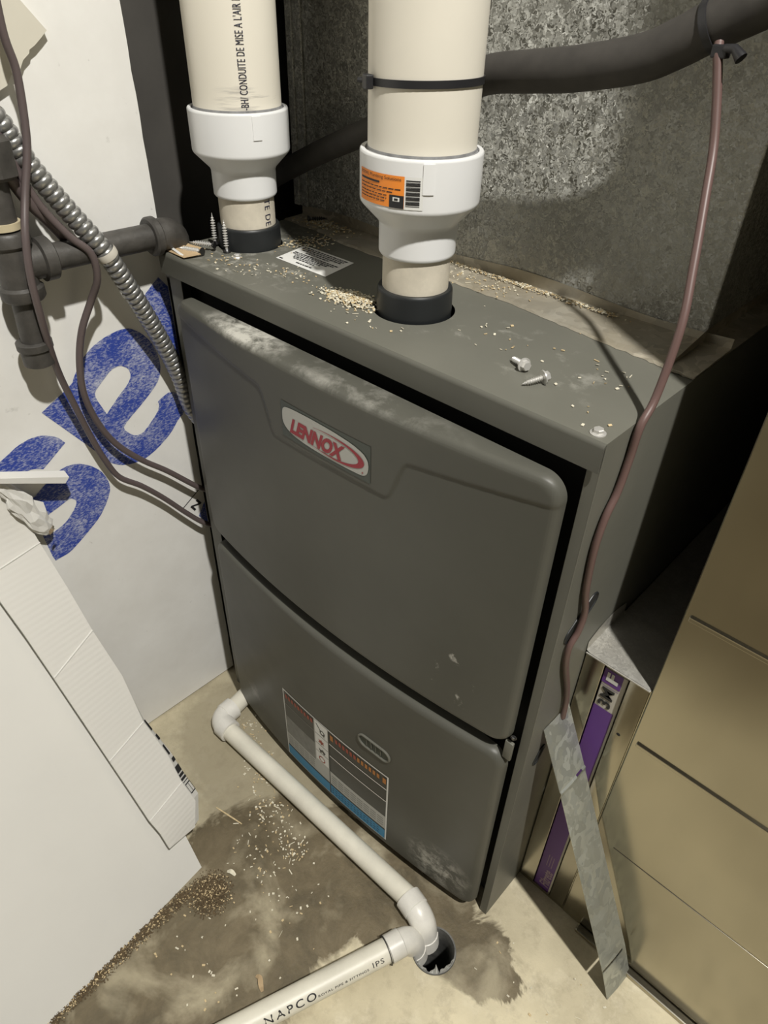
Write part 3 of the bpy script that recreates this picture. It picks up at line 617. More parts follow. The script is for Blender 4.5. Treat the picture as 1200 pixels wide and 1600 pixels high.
# ------------------------------------------------------------------ flexible metal conduit (ribbed)
cp = [(-0.004,-0.150,0.910),(-0.004,-0.1372,0.8904),(-0.004,-0.1282,0.8766),(-0.004,-0.1212,0.8593),(-0.002,-0.1115,0.8371),(0.002,-0.0909,0.8001),(0.010,-0.0679,0.7590),(0.006,-0.0486,0.7179),(0.000,-0.0303,0.6771),(-0.006,-0.0109,0.6283),(-0.010,0.0031,0.5839),(-0.012,0.0120,0.5390),(-0.011,0.030,0.50)]
path = spline(cp, 40); L_ = [0]
for a, c in zip(path, path[1:]): L_.append(L_[-1]+(c-a).length)
cd = thing('flexible_conduit', 'ribbed flexible steel conduit running down past the gas pipe', 'conduit', path[-1])
pts = []; rr_ = []; s = 0; i = 0; pitch = 0.0075; ds = pitch/8
while s < L_[-1]:
    while L_[i+1] < s: i += 1
    t = (s-L_[i])/(L_[i+1]-L_[i]); pts.append(path[i].lerp(path[i+1], t)); rr_.append(0.0084+0.0020*abs(math.sin(PI*s/pitch))**0.6); s += ds
MB().tube(pts, rr_, 'conduit', 18).build('ribbed_sleeve', cd)
k = min(range(len(path)), key=lambda j: (path[j]-Vector((0.009,-0.0655,0.755))).length)
MB().lathe([(0.0112,-0.004),(0.0118,0),(0.0112,0.004)], path[k], 'beige', 24, (path[k+1]-path[k]), close=False).build('collar', cd)

# ------------------------------------------------------------------ black iron gas pipe
g = thing('gas_pipe', 'black iron gas pipe with tee, drip leg and elbow', 'pipe', (0.0, -0.15, 0.66))
ty, tz = -0.1525, 0.7600
def cylp(mb, p0, p1, prof, m, seg=28): 
    p0, p1 = Vector(p0), Vector(p1); mb.lathe([(r, t*(p1-p0).length) for r, t in prof], p0, m, seg, p1-p0)
b_ = MB(); cylp(b_, (0, ty, tz), (0, -0.005, 0.7575), [(0.0132, 0), (0.0132, 1)], 'iron'); b_.build('pipe_run', g)
b_ = MB(); cylp(b_, (0, ty, tz+0.024), (0, ty+0.006, 0.99), [(0.0132, 0), (0.0132, 1)], 'iron'); b_.build('riser', g)
b_ = MB(); cylp(b_, (0, ty-0.004, tz-0.090), (0, ty, tz-0.02), [(0.0125, 0), (0.0125, 1)], 'iron'); b_.build('drip_leg', g)
b_ = MB()
cylp(b_, (0, ty, tz-0.032), (0, ty, tz+0.032), [(0.0185, 0), (0.0205, 0.04), (0.0205, 0.18), (0.0175, 0.22), (0.0175, 0.78), (0.0205, 0.82), (0.0205, 0.96), (0.0185, 1)], 'iron')
cylp(b_, (0, ty, tz), (0, ty+0.036, tz), [(0.0170, 0), (0.0170, 0.62), (0.0205, 0.66), (0.0205, 0.96), (0.0185, 1)], 'iron'); b_.build('tee', g)
b_ = MB(); cylp(b_, (0, ty, tz+0.034), (0, ty, tz+0.040), [(0.0160, 0), (0.0160, 1)], 'brass'); b_.build('thread_seal', g)
b_ = MB(); cylp(b_, (0, ty-0.004, tz-0.100), (0, ty-0.004, tz-0.074), [(0.0130, 0), (0.0155, 0.06), (0.0155, 0.66), (0.0175, 0.70), (0.0175, 0.96), (0.0160, 1)], 'iron'); b_.build('end_cap', g)
b_ = MB(); cylp(b_, (0.0, ty+0.004, tz+0.075), (0.0, ty+0.005, tz+0.110), [(0.0180, 0), (0.0225, 0.1), (0.0225, 0.9), (0.0180, 1)], 'iron', 8); b_.build('union', g)
ec = Vector((0, 0.006, 0.7573)); el = []
for k in range(9):
    t = PI/2*k/8; q = Vector((0, 0.018*math.sin(t), 0)) + Vector((-0.45, 0, -0.89))*0.018*(1-math.cos(t)); el.append(ec+q)
el = [ec - Vector((0, 0.014, 0))] + el + [el[-1] + Vector((-0.45, 0, -0.89))*0.012]
b_ = MB(); b_.tube(el, [0.0165]*len(el), 'iron', 28); cylp(b_, (0, -0.010, 0.7574), (0, 0.000, 0.7573), [(0.0180, 0), (0.0200, 0.2), (0.0200, 0.8), (0.0180, 1)], 'iron'); b_.build('elbow', g)

# ------------------------------------------------------------------ white insulation board with blue print
Bd = thing('insulation_board', 'white board with large worn blue letters standing left of the furnace', 'board', (-0.042, -0.5, 0))
prof = [(0.0185, z) for z in ()]; rnd = random.Random(2)
edge = [(0.0200+rnd.uniform(-0.0006, 0.0006), 0.004+0.02*k) for k in range(70)]
me = fill2d([[(-1.6, 0.002)] + edge + [(-1.6, edge[-1][1])]], 0.0125)
MB().mesh(me, 'board', lambda c: (-0.0425+c.z, c.x, c.y)).build('sheet', Bd)
E_out =[(-0.1610,0.5915),(-0.1196,0.6120),(-0.1162,0.6188),(-0.1028,0.6353),(-0.0878,0.6460),(-0.0705,0.6529),(-0.0506,0.6561),(-0.0381,0.6539),(-0.0260,0.6448),(-0.0160,0.6312),(-0.0105,0.6154),(-0.0087,0.5978),(-0.0123,0.5843),(-0.0187,0.5752),(-0.0316,0.5649),(-0.0483,0.5534),(-0.0658,0.5423),(-0.0746,0.5341),(-0.0645,0.5205),(-0.0563,0.5169),(-0.0466,0.5194),(-0.0243,0.5383),(-0.0207,0.5471),(-0.0224,0.5523),(-0.0015,0.5598),(0.0172,0.5417),(0.0104,0.5206),(0.0031,0.5178),(-0.0127,0.5010),(-0.0345,0.4879),(-0.0549,0.4804),(-0.0732,0.4811),(-0.0899,0.4871),(-0.1022,0.4978),(-0.1158,0.5219),(-0.1574,0.5860)]
E_hole =[(-0.0896,0.5610),(-0.0976,0.5848),(-0.0972,0.5930),(-0.0881,0.6005),(-0.0721,0.6129),(-0.0603,0.6146),(-0.0509,0.6081),(-0.0491,0.5974),(-0.0553,0.5885),(-0.0686,0.5789)]
S1 =[(-0.1460,0.5454),(-0.1523,0.5560),(-0.1671,0.5650),(-0.1813,0.5669),(-0.1966,0.5637),(-0.2108,0.5567),(-0.2189,0.5529),(-0.2276,0.5520),(-0.2313,0.5402),(-0.2113,0.5320),(-0.1977,0.5289),(-0.1900,0.5296),(-0.1782,0.5239)]
S2 =[(-0.2030,0.4906),(-0.1703,0.5109),(-0.1556,0.5157),(-0.1401,0.5138),(-0.1261,0.5044),(-0.1150,0.4914),(-0.1092,0.4759),(-0.1085,0.4606),(-0.1168,0.4446),(-0.1308,0.4273),(-0.1561,0.4102),(-0.1796,0.3965),(-0.1951,0.3955),(-0.2003,0.3945),(-0.2035,0.4382),(-0.1940,0.4347),(-0.1734,0.4411),(-0.1570,0.4561),(-0.1530,0.4649),(-0.1593,0.4722),(-0.1727,0.4676),(-0.1962,0.4610),(-0.1998,0.4756)]
T3 =[(0.0088,0.7023),(-0.0130,0.6860),(-0.0027,0.6538),(0.0134,0.5990),(0.0190,0.5615),(0.0192,0.6885)]
onb = lambda c: (-0.0296, c.x, c.y)
for loops in ([chaikin(E_out, (0, 25, 35)), chaikin(E_hole, (0,))], [chaikin(S1, (0, 12))], [chaikin(S2, (0, 14))], [T3]):
    MB().mesh(fill2d(loops), 'blue', onb).build('printed_letter', Bd)
b_ = MB(); b_.mesh(fill2d([[(-0.0174,0.3779),(-0.0164,0.3769),(0.0190,0.3985),(0.0190,0.4005)]]), 'black', onb)
b_.mesh(fill2d([[(0.006,0.352),(0.019,0.372),(0.019,0.330)]]), 'blue', onb)
b_.mesh(text2d('N', 0.03), 'black', lambda q: (-0.0295, 0.0010+0.013*q.x-0.006*q.y, 0.3640+0.008*q.x+0.010*q.y)); b_.build('printed_mark', Bd)

# torn drywall scrap against the board, upper left
T_ =[(-0.0862,0.9745),(-0.0767,0.9616),(-0.0594,0.9397),(-0.0660,0.9345),(-0.0735,0.9290),(-0.0790,0.9262),(-0.0800,0.9235),(-0.0868,0.9188),(-0.0915,0.9120),(-0.0962,0.9098),(-0.1005,0.9085),(-0.1060,0.9010),(-0.1159,0.8968),(-0.1480,0.8968),(-0.21,0.93),(-0.21,1.05),(-0.13,1.05)]
b_ = MB(); me = fill2d([T_], 0.0045); b_.mesh(me, 'plaster', lambda c: (-0.0262+c.z*0.75, c.x, c.y))
o = b_.build('drywall_scrap'); tag(o, 'pale torn scrap of drywall against the board at upper left', 'scrap')

# ------------------------------------------------------------------ flattened white carton leaning on the board
K = thing('cardboard_carton', 'flattened white cardboard carton leaning against the board', 'carton', (0.23, -0.4, 0))
P1, P2 = Vector((0.2242, -0.2228, 0.0)), Vector((0.2503, -0.4516, 0.0)); U = Vector((-0.0250, -0.2171, 0.4705))
nrm = (P2-P1).cross(U-P1).normalized(); nrm = nrm if nrm.z > 0 else -nrm
e1 = (P2-P1).normalized(); e2 = (U-P1)/ (U-P1).length
def slab(mb, quad, th, m, medge):
    q = [Vector(p) for p in quad]; n_ = (q[1]-q[0]).cross(q[3]-q[0]).normalized(); n_ = n_ if n_.dot(nrm) > 0 else -n_
    lo = [p - n_*th for p in q]; mb.add(q, [(0, 1, 2, 3)], m); mb.add(lo, [(3, 2, 1, 0)], m)
    for i in range(4): j = (i+1) % 4; mb.add([q[i], q[j], lo[j], lo[i]], [(0, 1, 2, 3)], medge)
b_ = MB(); slab(b_, [P1+nrm*0.0, P1+e1*0.75, P1+e1*0.75+e2*0.52, P1+e2*0.535], 0.004, 'card', 'cardedge'); b_.build('main_panel', K)
hinge=[(-0.018,-0.2286,0.5265),(-0.0185,-0.2173,0.4758),(-0.0065,-0.2147,0.4478),(0.0225,-0.2112,0.3922),(0.0516,-0.2077,0.3363),(0.0842,-0.2017,0.2734),(0.1178,-0.2036,0.2101),(0.1454,-0.1962,0.1563),(0.1665,-0.1966,0.1164),(0.1827,-0.1917,0.0846),(0.1997,-0.2071,0.0559)]
free=[(-0.0120,-0.2880,0.5373),(-0.0036,-0.2896,0.4931),(0.0171,-0.2867,0.4532),(0.0522,-0.2791,0.3850),(0.0813,-0.2736,0.3287),(0.1118,-0.2690,0.2701),(0.1412,-0.2640,0.2132),(0.1660,-0.2603,0.1656),(0.1880,-0.2572,0.1232),(0.1995,-0.2531,0.1006),(0.2119,-0.2513,0.0767)]
lift = [0.0, 0.0, -0.002, 0.0008, -0.0012, 0.0008, -0.0012, 0.0006, 0.0018, 0.0024, 0.0]
b_ = MB(); top = []; n = len(hinge); NS = 6
for i in range(n):
    for k in range(NS+1): 
        q = Vector(hinge[i]).lerp(Vector(free[i]), k/NS) + nrm*lift[i]; top.append(q)
fs = [(i*(NS+1)+k, i*(NS+1)+k+1, (i+1)*(NS+1)+k+1, (i+1)*(NS+1)+k) for i in range(n-1) for k in range(NS)]
b_.add(top, fs, 'flute'); b_.add([q-nrm*0.0032 for q in top], fs, 'card')
bd = list(range(NS+1)) + [i*(NS+1)+NS for i in range(1, n)] + [(n-1)*(NS+1)+k for k in range(NS-1, -1, -1)] + [i*(NS+1) for i in range(n-2, 0, -1)]
for i in range(len(bd)):
    a, c = bd[i], bd[(i+1) % len(bd)]; b_.add([top[a], top[c], top[c]-nrm*0.0032, top[a]-nrm*0.0032], [(0, 1, 2, 3)], 'card')
for i in (2, 4, 6, 8):
    b_.tube([Vector(hinge[i])+nrm*(lift[i]-0.0002), Vector(hinge[i]).lerp(Vector(free[i]), 0.5)+nrm*(lift[i]+0.0001), Vector(free[i])+nrm*(lift[i]-0.0002)], 0.0012, 'card', 8)
b_.build('creased_flap', K)
# narrow carton side below the flap's hinge, with black print near the foot
b_ = MB(); hv = [Vector(h_) - nrm*0.003 for h_ in hinge]; kf = lambda i: min(1, max(0, (i-5.0)/3.0))
dn = [h_ - nrm*(0.004+0.010*kf(i)) + Vector((0.005*kf(i), 0.0130*kf(i), 0)) for i, h_ in enumerate(hv)]
b_.add(hv+dn, [(i, i+1, n+i+1, n+i) for i in range(n-1)], 'card')
def side_pt(u, v): 
    u += 1
    i = min(int(u), n-2); t = u-i; return (hv[i].lerp(hv[i+1], t)).lerp(dn[i].lerp(dn[i+1], t), v) + Vector((0.0008, 0.0012, 0.0004))
for u0, u1, v0, v1 in ((5.0,5.3,0.2,0.8),(5.45,5.6,0.3,0.9),(5.75,6.05,0.2,0.6),(6.2,6.35,0.3,0.9),(6.5,6.75,0.1,0.9),(6.8,6.9,0.1,0.9),(6.95,7.05,0.1,0.95),(7.12,7.16,0.1,0.95),(7.25,7.75,0.15,0.2),(7.25,7.75,0.55,0.6),(7.25,7.75,0.9,0.95),(7.25,7.3,0.15,0.95),(7.7,7.75,0.15,0.95)):
    b_.add([side_pt(u0, v0), side_pt(u1, v0), side_pt(u1, v1), side_pt(u0, v1)], [(0, 1, 2, 3)], 'black')
b_.build('carton_side', K, label='narrow carton side with black print')
# crumpled torn end of the flap
rnd = random.Random(9); bm = bmesh.new(); bmesh.ops.create_icosphere(bm, subdivisions=3, radius=1)
ctr = Vector((-0.0125, -0.2165, 0.4990)); ax = (Vector((-0.012,-0.235,0.5474))-Vector((-0.012,-0.199,0.453))).normalized()
s2 = ax.cross(nrm).normalized()
for v in bm.verts:
    q = v.co.copy(); k = 1 + 0.35*math.sin(9*q.x+4*q.y)*math.cos(7*q.z) + rnd.uniform(-0.16, 0.16)
    v.co = ctr + ax*q.x*0.052 + s2*q.y*0.0105*k*(1.2 - 0.45*q.x) + nrm*q.z*0.0065*k
MB().bm(bm, 'card').build('torn_end', K)
MB().mesh(fill2d([[(0,0),(1,0.1),(0.6,0.6),(1.1,1.0),(0.2,0.8)]]), 'cardedge', lambda c: tuple(Vector((-0.006,-0.2010,0.4600)) + s2*(c.x*0.010-0.006) + ax*(c.y*0.006-0.003) + nrm*0.0088)).build('torn_fibres', K)
# thin white shim above the carton
sh = [(0.000,-0.2318,0.5519),(0.000,-0.1629,0.5203),(0.000,-0.1678,0.5137),(0.000,-0.2098,0.5332),(0.000,-0.2329,0.5483)]
b_ = MB(); fr = [Vector(p) for p in [(0.000,-0.262,0.566),(0.000,-0.1629,0.5200),(0.000,-0.1690,0.5140),(0.000,-0.262,0.5605)]]; bk = [p + Vector((-0.013, 0.001, 0.002)) for p in fr]
b_.add(fr+bk, [(0,3,2,1),(4,5,6,7),(0,1,5,4),(1,2,6,5),(2,3,7,6),(3,0,4,7)], 'card')
o = b_.build('cardboard_sliver'); tag(o, 'narrow white cardboard sliver sticking out above the leaning carton', 'cardboard')

# ------------------------------------------------------------------ filter cabinet, filter, return duct
Q = thing('filter_cabinet', 'narrow galvanised filter cabinet between furnace and return duct', 'cabinet', (0.58, 0.3, 0))
yf = 0.080
MB().rbox((0.5462, yf, 0.010), (0.5668, yf+0.0015, 0.4640), 'duct', 0.0006).build('front_flange', Q)
b_ = MB(); b_.rbox((0.5935, yf, 0.010), (0.6135, yf+0.0015, 0.4640), 'duct', 0.0006); b_.lathe([(0.0014, 0), (0.0022, 0.0006)], (0.6010, yf-0.0006, 0.3850), 'inner', 12, (0, 1, 0)); b_.build('front_flange', Q)
MB().rbox((0.5457, yf-0.001, 0.4640), (0.6140, 0.66, 0.4660), 'foil', 0.0006).build('top_plate', Q)
MB().box((0.5457, yf+0.002, 0.0), (0.5466, 0.66, 0.4640), 'duct').build('side_plate', Q)
MB().box((0.6132, yf+0.002, 0.0), (0.6145, 0.66, 0.4640), 'duct').build('side_plate', Q)
MB().box((0.5466, yf+0.002, 0.0), (0.6132, 0.66, 0.006), 'duct').build('base_plate', Q)
b_ = MB(); vs = []; fs = []; rnd = random.Random(4); nn = 14
for i in range(nn+1):
    y = yf-0.0005+0.075*i/nn
    for k, (x, z) in enumerate(((W+0.0006, 0.4800), (W+0.0010, 0.4690), (0.5500, 0.4668), (0.58, 0.4667), (0.6125, 0.4667))):
        vs.append((x, y, z+rnd.uniform(0, 0.0005)+(0.008*math.sin(PI*i/nn) if k == 0 else 0)))
fs = [(i*5+k, (i+1)*5+k, (i+1)*5+k+1, i*5+k+1) for i in range(nn) for k in range(4)]
b_.add(vs, fs, 'foil', True); b_.build('foil_tape', Q, label='shiny foil tape sealing the cabinet top')
Af = thing('air_filter', 'purple and white pleated air filter slid into the cabinet', 'filter', (0.58, 0.30, 0.0))
MB().rbox((0.5672, 0.084, 0.0066), (0.5915, 0.60, 0.4575), 'beige', 0.0008).build('frame', Af)
b_ = MB(); fy = 0.0836
def FR(x0, x1, z0, z1, m, dy=0.0): b_.add([(x0, fy-dy, z0), (x1, fy-dy, z0), (x1, fy-dy, z1), (x0, fy-dy, z1)], [(0, 1, 2, 3)], m)
FR(0.5672, 0.5890, 0.0066, 0.4015, 'purple'); FR(0.5672, 0.5870, 0.4370, 0.4572, 'purple')
FR(0.5672, 0.5865, 0.4338, 0.4344, 'purple')
def upL(x0, x1, z0, z1): return lambda q: (x0+(x1-x0)*(1-q.y), fy-0.0004, z0+(z1-z0)*q.x)
b_.mesh(text2d('3M', 0.03, 0, 1.08), 'black', upL(0.5700, 0.5838, 0.4050, 0.4320)); b_.mesh(text2d('F', 0.05), 'paper', upL(0.5710, 0.5835, 0.4420, 0.4540))
b_.mesh(text2d('Filtrete', 0.02), 'pink', upL(0.5740, 0.5880, 0.0150, 0.0560))
for x in (0.5755, 0.5790, 0.5825): FR(x, x+0.0008, 0.064, 0.092, 'pink', 0.0004)
b_.build('printed_sleeve', Af)
Dt = thing('return_duct', 'tall dull galvanised return air duct at the right', 'duct', (0.9, 0.4, 0))
MB().rbox((0.6150, 0.0800, 0.002), (1.25, 0.72, 1.90), 'duct', 0.0012).build('duct_case', Dt)
for z in (0.391, 0.5712, 0.2065):
    b_ = MB(); b_.rbox((0.620, 0.0788, z-0.005), (1.249, 0.0802, z+0.001), 'duct', 0.0010, 3); b_.rbox((0.620, 0.0778, z-0.0010), (1.249, 0.0802, z+0.001), 'duct', 0.0009, 3)
    if z > 0.25: b_.build('cleat_seam', Dt)
    else: MB().rbox((0.640, 0.0793, z-0.001), (1.249, 0.0802, z+0.001), 'duct', 0.0004).build('crease', Dt)
MB().rbox((0.640, 0.0690, 0.0), (1.25, 0.0798, 0.007), 'duct', 0.002).build('base_flange', Dt)

# leaning galvanised strip: foot on the floor, top against the furnace side
b_ = MB(); f0, f1 = Vector((0.7114, 0.0300, 0.0005)), Vector((0.7166, 0.0760, 0.0005)); t0, t1 = Vector((0.5462, 0.0270, 0.3905)), Vector((0.5462, 0.0735, 0.3905))
def sp_(u, v, off=0): 
    q = f0.lerp(f1, u).lerp(t0.lerp(t1, u), v); return q + Vector((0.919, 0, 0.394))*off
stations = [0, 0.122, 0.131, 0.788, 0.800, 0.806, 1.0]
bend = {0: 0.0, 0.122: 0.003, 0.131: 0.003, 0.788: 0.002, 0.800: 0.0034, 0.806: 0.002, 1.0: 0.0}
cols = [0, 0.42, 0.62, 0.86, 1.0]
holes = {(1, 0): 0, (1, 1): 0, (1, 2): 0, (4, 2): 1}     # cut slits: nearly the whole width low down, a short one near the top
nc = len(cols); vs = [sp_(u, v, bend[v]+0.0008*math.sin(u*PI)) for v in stations for u in cols]; vsb = [sp_(u, v, bend[v]+0.0008*math.sin(u*PI)-0.0007) for v in stations for u in cols]
fs = [(j*nc+i, j*nc+i+1, (j+1)*nc+i+1, (j+1)*nc+i) for j in range(len(stations)-1) for i in range(nc-1) if (j, i) not in holes]
b_.add(vs, fs, 'strip'); b_.add(vsb, [f_[::-1] for f_ in fs], 'strip')
for j in range(len(stations)-1):
    for i in (0, nc-1): b_.add([vs[j*nc+i], vs[(j+1)*nc+i], vsb[(j+1)*nc+i], vsb[j*nc+i]], [(0, 1, 2, 3)], 'strip')
for j in (0, len(stations)-1):
    for i in range(nc-1): b_.add([vs[j*nc+i], vs[j*nc+i+1], vsb[j*nc+i+1], vsb[j*nc+i]], [(0, 1, 2, 3)], 'strip')
tag(b_.build('sheet_metal_strip'), 'bare galvanised metal strip leaning against the furnace beside the purple filter', 'metal strip')

# ------------------------------------------------------------------ floor drain and white drain pipes
Dn = thing('floor_drain', 'round open floor drain with torn grey rim', 'drain', (DR.x, DR.y, 0))
MB().lathe([(0.0282, -0.25), (0.0282, 0.002), (0.0262, 0.002), (0.0262, -0.25)], DR, 'greypvc', 48, close=False).build('drain_pipe', Dn)
MB().lathe([(0.0001, -0.245), (0.0282, -0.245)], DR, 'hole', 32, close=False).build('drain_bottom', Dn)
b_ = MB(); rnd = random.Random(1); vs = []; n = 20
for i in range(n+1):
    a = rad_(-100+120*i/n); r1 = 0.0275; r2 = 0.0215+0.004*rnd.random()-(0.006 if i in (9, 10) else 0)
    vs += [(DR.x+r1*math.cos(a), DR.y+r1*math.sin(a), 0.003), (DR.x+r2*math.cos(a), DR.y+r2*math.sin(a), -0.004+0.006*rnd.random())]
b_.add(vs, [(2*i, 2*i+1, 2*i+3, 2*i+2) for i in range(n)], 'silver'); b_.build('torn_rim', Dn)
d1 = thing('drain_pipe', 'white plastic drain pipe running along the furnace foot', 'pipe', (0.26, -0.064, 0))
zc = 0.0170; q0 = Vector((0.053, -0.0700, zc)); q1 = Vector((0.4960, -0.0630, zc))
MB().tube([Vector((0.045, 0.000, zc)), Vector((0.052, -0.040, zc))], 0.0143, 'drainpvc', 24).build('short_pipe', d1)
MB().tube([Vector((0.078, -0.0695, zc)), Vector((0.4650, -0.0575, zc))], 0.0143, 'drainpvc', 24).build('long_pipe', d1)
def elbow(a, b, c, r, fl, m, n=10):
    a, b, c = Vector(a), Vector(b), Vector(c); u = (a-b).normalized(); v = (c-b).normalized(); pts = [a]
    p0 = b+u*r*1.15; p2 = b+v*r*1.15
    for k in range(n+1):
        t = k/n; pts.append(p0*(1-t)**2+b*2*t*(1-t)+p2*t*t)
    pts.append(c); mb = MB(); mb.tube(pts, r, m, 24)
    for p, d in ((a, u), (c, v)): mb.lathe([(r*0.98, -0.020), (r*1.055, -0.019), (r*1.055, 0.0), (r*0.9, 0.0006)], p, m, 24, d)
    return mb
elbow((0.0515, -0.038, zc), (0.0540, -0.0700, zc), (0.086, -0.0692, zc), 0.0172, 0, 'drainfit').build('elbow', d1)
elbow((0.4600, -0.0578, zc), (0.4925, -0.0640, zc+0.0005), (0.5030, -0.0670, -0.030), 0.0170, 0, 'drainfit').build('elbow', d1)
d2 = thing('drain_pipe', 'white plastic drain pipe printed NAPCO in the foreground', 'pipe', (0.45, -0.2, 0))
pa = Vector((0.4850, -0.1200, 0.0166)); pb = Vector((0.4240, -0.2823, 0.0166)); dr_ = (pa-pb).normalized()
MB().tube([pb-dr_*0.35, pa+dr_*0.008], 0.0150, 'drainpvc', 28).build('long_pipe', d2)
elbow(tuple(pa-dr_*0.002), (0.4945, -0.0920, 0.0175), (0.5030, -0.0880, -0.030), 0.0162, 0, 'drainfit').build('elbow', d2)
MB().lathe([(0.0153, -0.0008), (0.0180, -0.0008), (0.0180, 0.0)], pa-dr_*0.0035, 'black', 28, dr_, close=False).build('joint_line', d2)
sd = Vector((dr_.y, -dr_.x, 0)); up_ = Vector((0, 0, 1))
def on_pipe(phi, s0, ln, ht, r=0.0154):
    def f(q):
        a = rad_(phi) - (q.y-0.5)*ht/r; p = pa - dr_*s0 + dr_*ln*q.x
        return tuple(p + (up_*math.cos(a) + sd*math.sin(a))*r)
    return f
b_ = MB()
b_.mesh(text2d('NAPCO', 0.01, 0, 1.35), 'black', on_pipe(47, 0.166, 0.064, 0.0095)); b_.mesh(text2d('ROYAL PIPE & FITTINGS', 0.01, 0, 1.15), 'black', on_pipe(57, 0.100, 0.066, 0.0030)); b_.mesh(text2d('IPS', 0.0, 0, 1.2), 'black', on_pipe(50, 0.028, 0.015, 0.0065))
b_.build('lettering', d2)

# ------------------------------------------------------------------ loose screws and scraps on the furnace top
def wood_screw(label, head, tip, m='zinc', r=0.0021):
    a, t = Vector(head), Vector(tip); L = (t-a).length; ax = (t-a).normalized(); o = thing('wood_screw', label, 'screw', a, 'loose screws on the furnace top')
    MB().lathe([(0.0002, 0), (0.0042, 0.0002), (0.0042, 0.0008), (r, 0.0036)], a, 'darkzinc', 18, ax).build('head', o)
    pts = []; rr = []; k = 0; nseg = int((L-0.003)/0.00055)
    mb = MB(); prof = [(r*0.75, 0.003)]
    z = 0.006
    while z < L-0.004:
        tp = min(1, (L-z)/0.010); prof += [(r*0.68*tp, z), (r*1.35*tp, z+0.0009), (r*0.68*tp, z+0.0018)]; z += 0.0026
    prof.append((0.0002, L)); mb.lathe(prof, a, m, 14, ax, smooth=False, close=False).build('shank', o)
def hex_loose(label, head, tip):
    a, t = Vector(head), Vector(tip); L = (t-a).length; ax = (t-a).normalized(); o = thing('hex_head_screw', label, 'screw', a, 'loose screws on the furnace top')
    h = MB(); h.lathe([(0.0035, -0.0042), (0.0040, -0.0036), (0.0040, 0)], a, 'zinc', 6, ax, smooth=False); h.lathe([(0.0058, 0), (0.0058, 0.0010), (0.003, 0.0013)], a, 'zinc', 20, ax); h.build('head', o)
    prof = [(0.0018, 0.001)]; z = 0.002
    while z < L-0.002:
        tp = min(1, (L-z)/0.006); prof += [(0.0016*tp, z), (0.0026*tp, z+0.0007), (0.0016*tp, z+0.0014)]; z += 0.0019
    prof.append((0.0002, L)); MB().lathe(prof, a, 'zinc', 14, ax, smooth=False, close=False).build('shank', o)
hex_loose('loose hex head screw with its head toward the camera, nearer the stickered vent pipe', (0.4420, 0.0530, H+0.0050), (0.4245, 0.0600, H+0.0030))
hex_loose('loose hex head screw with its point toward the camera, farther from the stickered vent pipe', (0.4650, 0.0460, H+0.0055), (0.4565, 0.0300, H+0.0022))
wood_screw('wood screw standing on its head against the vent pipe coupling', (0.0510, 0.0520, H+0.0005), (0.0495, 0.0530, H+0.0340))
wood_screw('wood screw standing upright at the back of the screw heap', (0.0240, 0.0560, H+0.0020), (0.0228, 0.0570, H+0.0350))
wood_screw('wood screw lying across the screw heap', (0.0400, 0.0450, H+0.0070), (0.0135, 0.0300, H+0.0075))
wood_screw('wood screw lying on the kraft scrap in front of the heap', (0.0440, 0.0260, H+0.0050), (0.0120, 0.0160, H+0.0040))
wood_screw('dark wood screw lying on the foil tape by the plenum', (0.0330, 0.1850, H+0.0072), (0.0460, 0.2060, H+0.0070), 'darkzinc')
b_ = MB()
for quad in ([(0.004,0.006),(0.040,0.004),(0.046,0.022),(0.008,0.024)], [(0.006,0.018),(0.030,0.028),(0.034,0.036),(0.004,0.030)]):
    a_ = [(x, y, H+0.0008+0.0012*k) for k, (x, y) in enumerate(quad)]; b_.add(a_+[(x, y, z+0.0006) for x, y, z in a_], [(3,2,1,0),(4,5,6,7),(0,1,5,4),(1,2,6,5),(2,3,7,6),(3,0,4,7)], 'kraft')
a_ = [(0.002,0.010,H+0.004),(0.034,0.006,H+0.002),(0.035,0.008,H+0.0032),(0.003,0.012,H+0.0052)]; b_.add(a_, [(0,1,2,3)], 'paper')
tag(b_.build('kraft_scrap'), 'folded kraft paper scrap under the screws at the cap corner', 'paper scrap')

# ------------------------------------------------------------------ sawdust and shavings
def chips(name, label, spots, size, mats, seed):
    rnd = random.Random(seed); mb = MB()
    for cx, cy, cz, sx, sy, sz, n in spots:
        for _ in range(n):
            while True:
                u, v = rnd.gauss(0, 0.45), rnd.gauss(0, 0.45)
                if u*u+v*v < 1.6: break
            x, y = cx+sx*u, cy+sy*v; z = cz + 0.0004 + sz*max(0, 1-(u*u+v*v))*rnd.random()
            L = size*rnd.uniform(0.3, 1.2)*(2.4 if rnd.random() < 0.06 else 1); wd = size*rnd.uniform(0.2, 0.75)*min(1, 1.2*size/L); a = rnd.uniform(0, 2*PI); tl = rnd.uniform(-0.5, 0.5)
            d = Vector((math.cos(a), math.sin(a), 0)); e = Vector((-math.sin(a), math.cos(a), tl)).normalized()
            c = Vector((x, y, z)); th = Vector((0, 0, 0.0004+size*0.08)); lift_ = abs(tl)*wd*0.5
            c.z += lift_
            q = [c-d*L/2-e*wd/2, c+d*L/2-e*wd/2, c+d*L/2+e*wd/2, c-d*L/2+e*wd/2]; r_ = [p+th for p in q]
            mb.add(q+r_, [(4,5,6,7),(0,1,5,4),(1,2,6,5),(2,3,7,6),(3,0,4,7)], rnd.choice(mats))
    o = mb.build(name); tag(o, label, 'sawdust', kind='stuff'); return o
chips('sawdust_pile', 'small heap of pale sawdust beside the stickered vent pipe', [(0.244, 0.056, H, 0.030, 0.019, 0.004, 750), (0.222, 0.052, H, 0.024, 0.016, 0.001, 120)], 0.0026, ['wood', 'shav', 'shav'], 1)
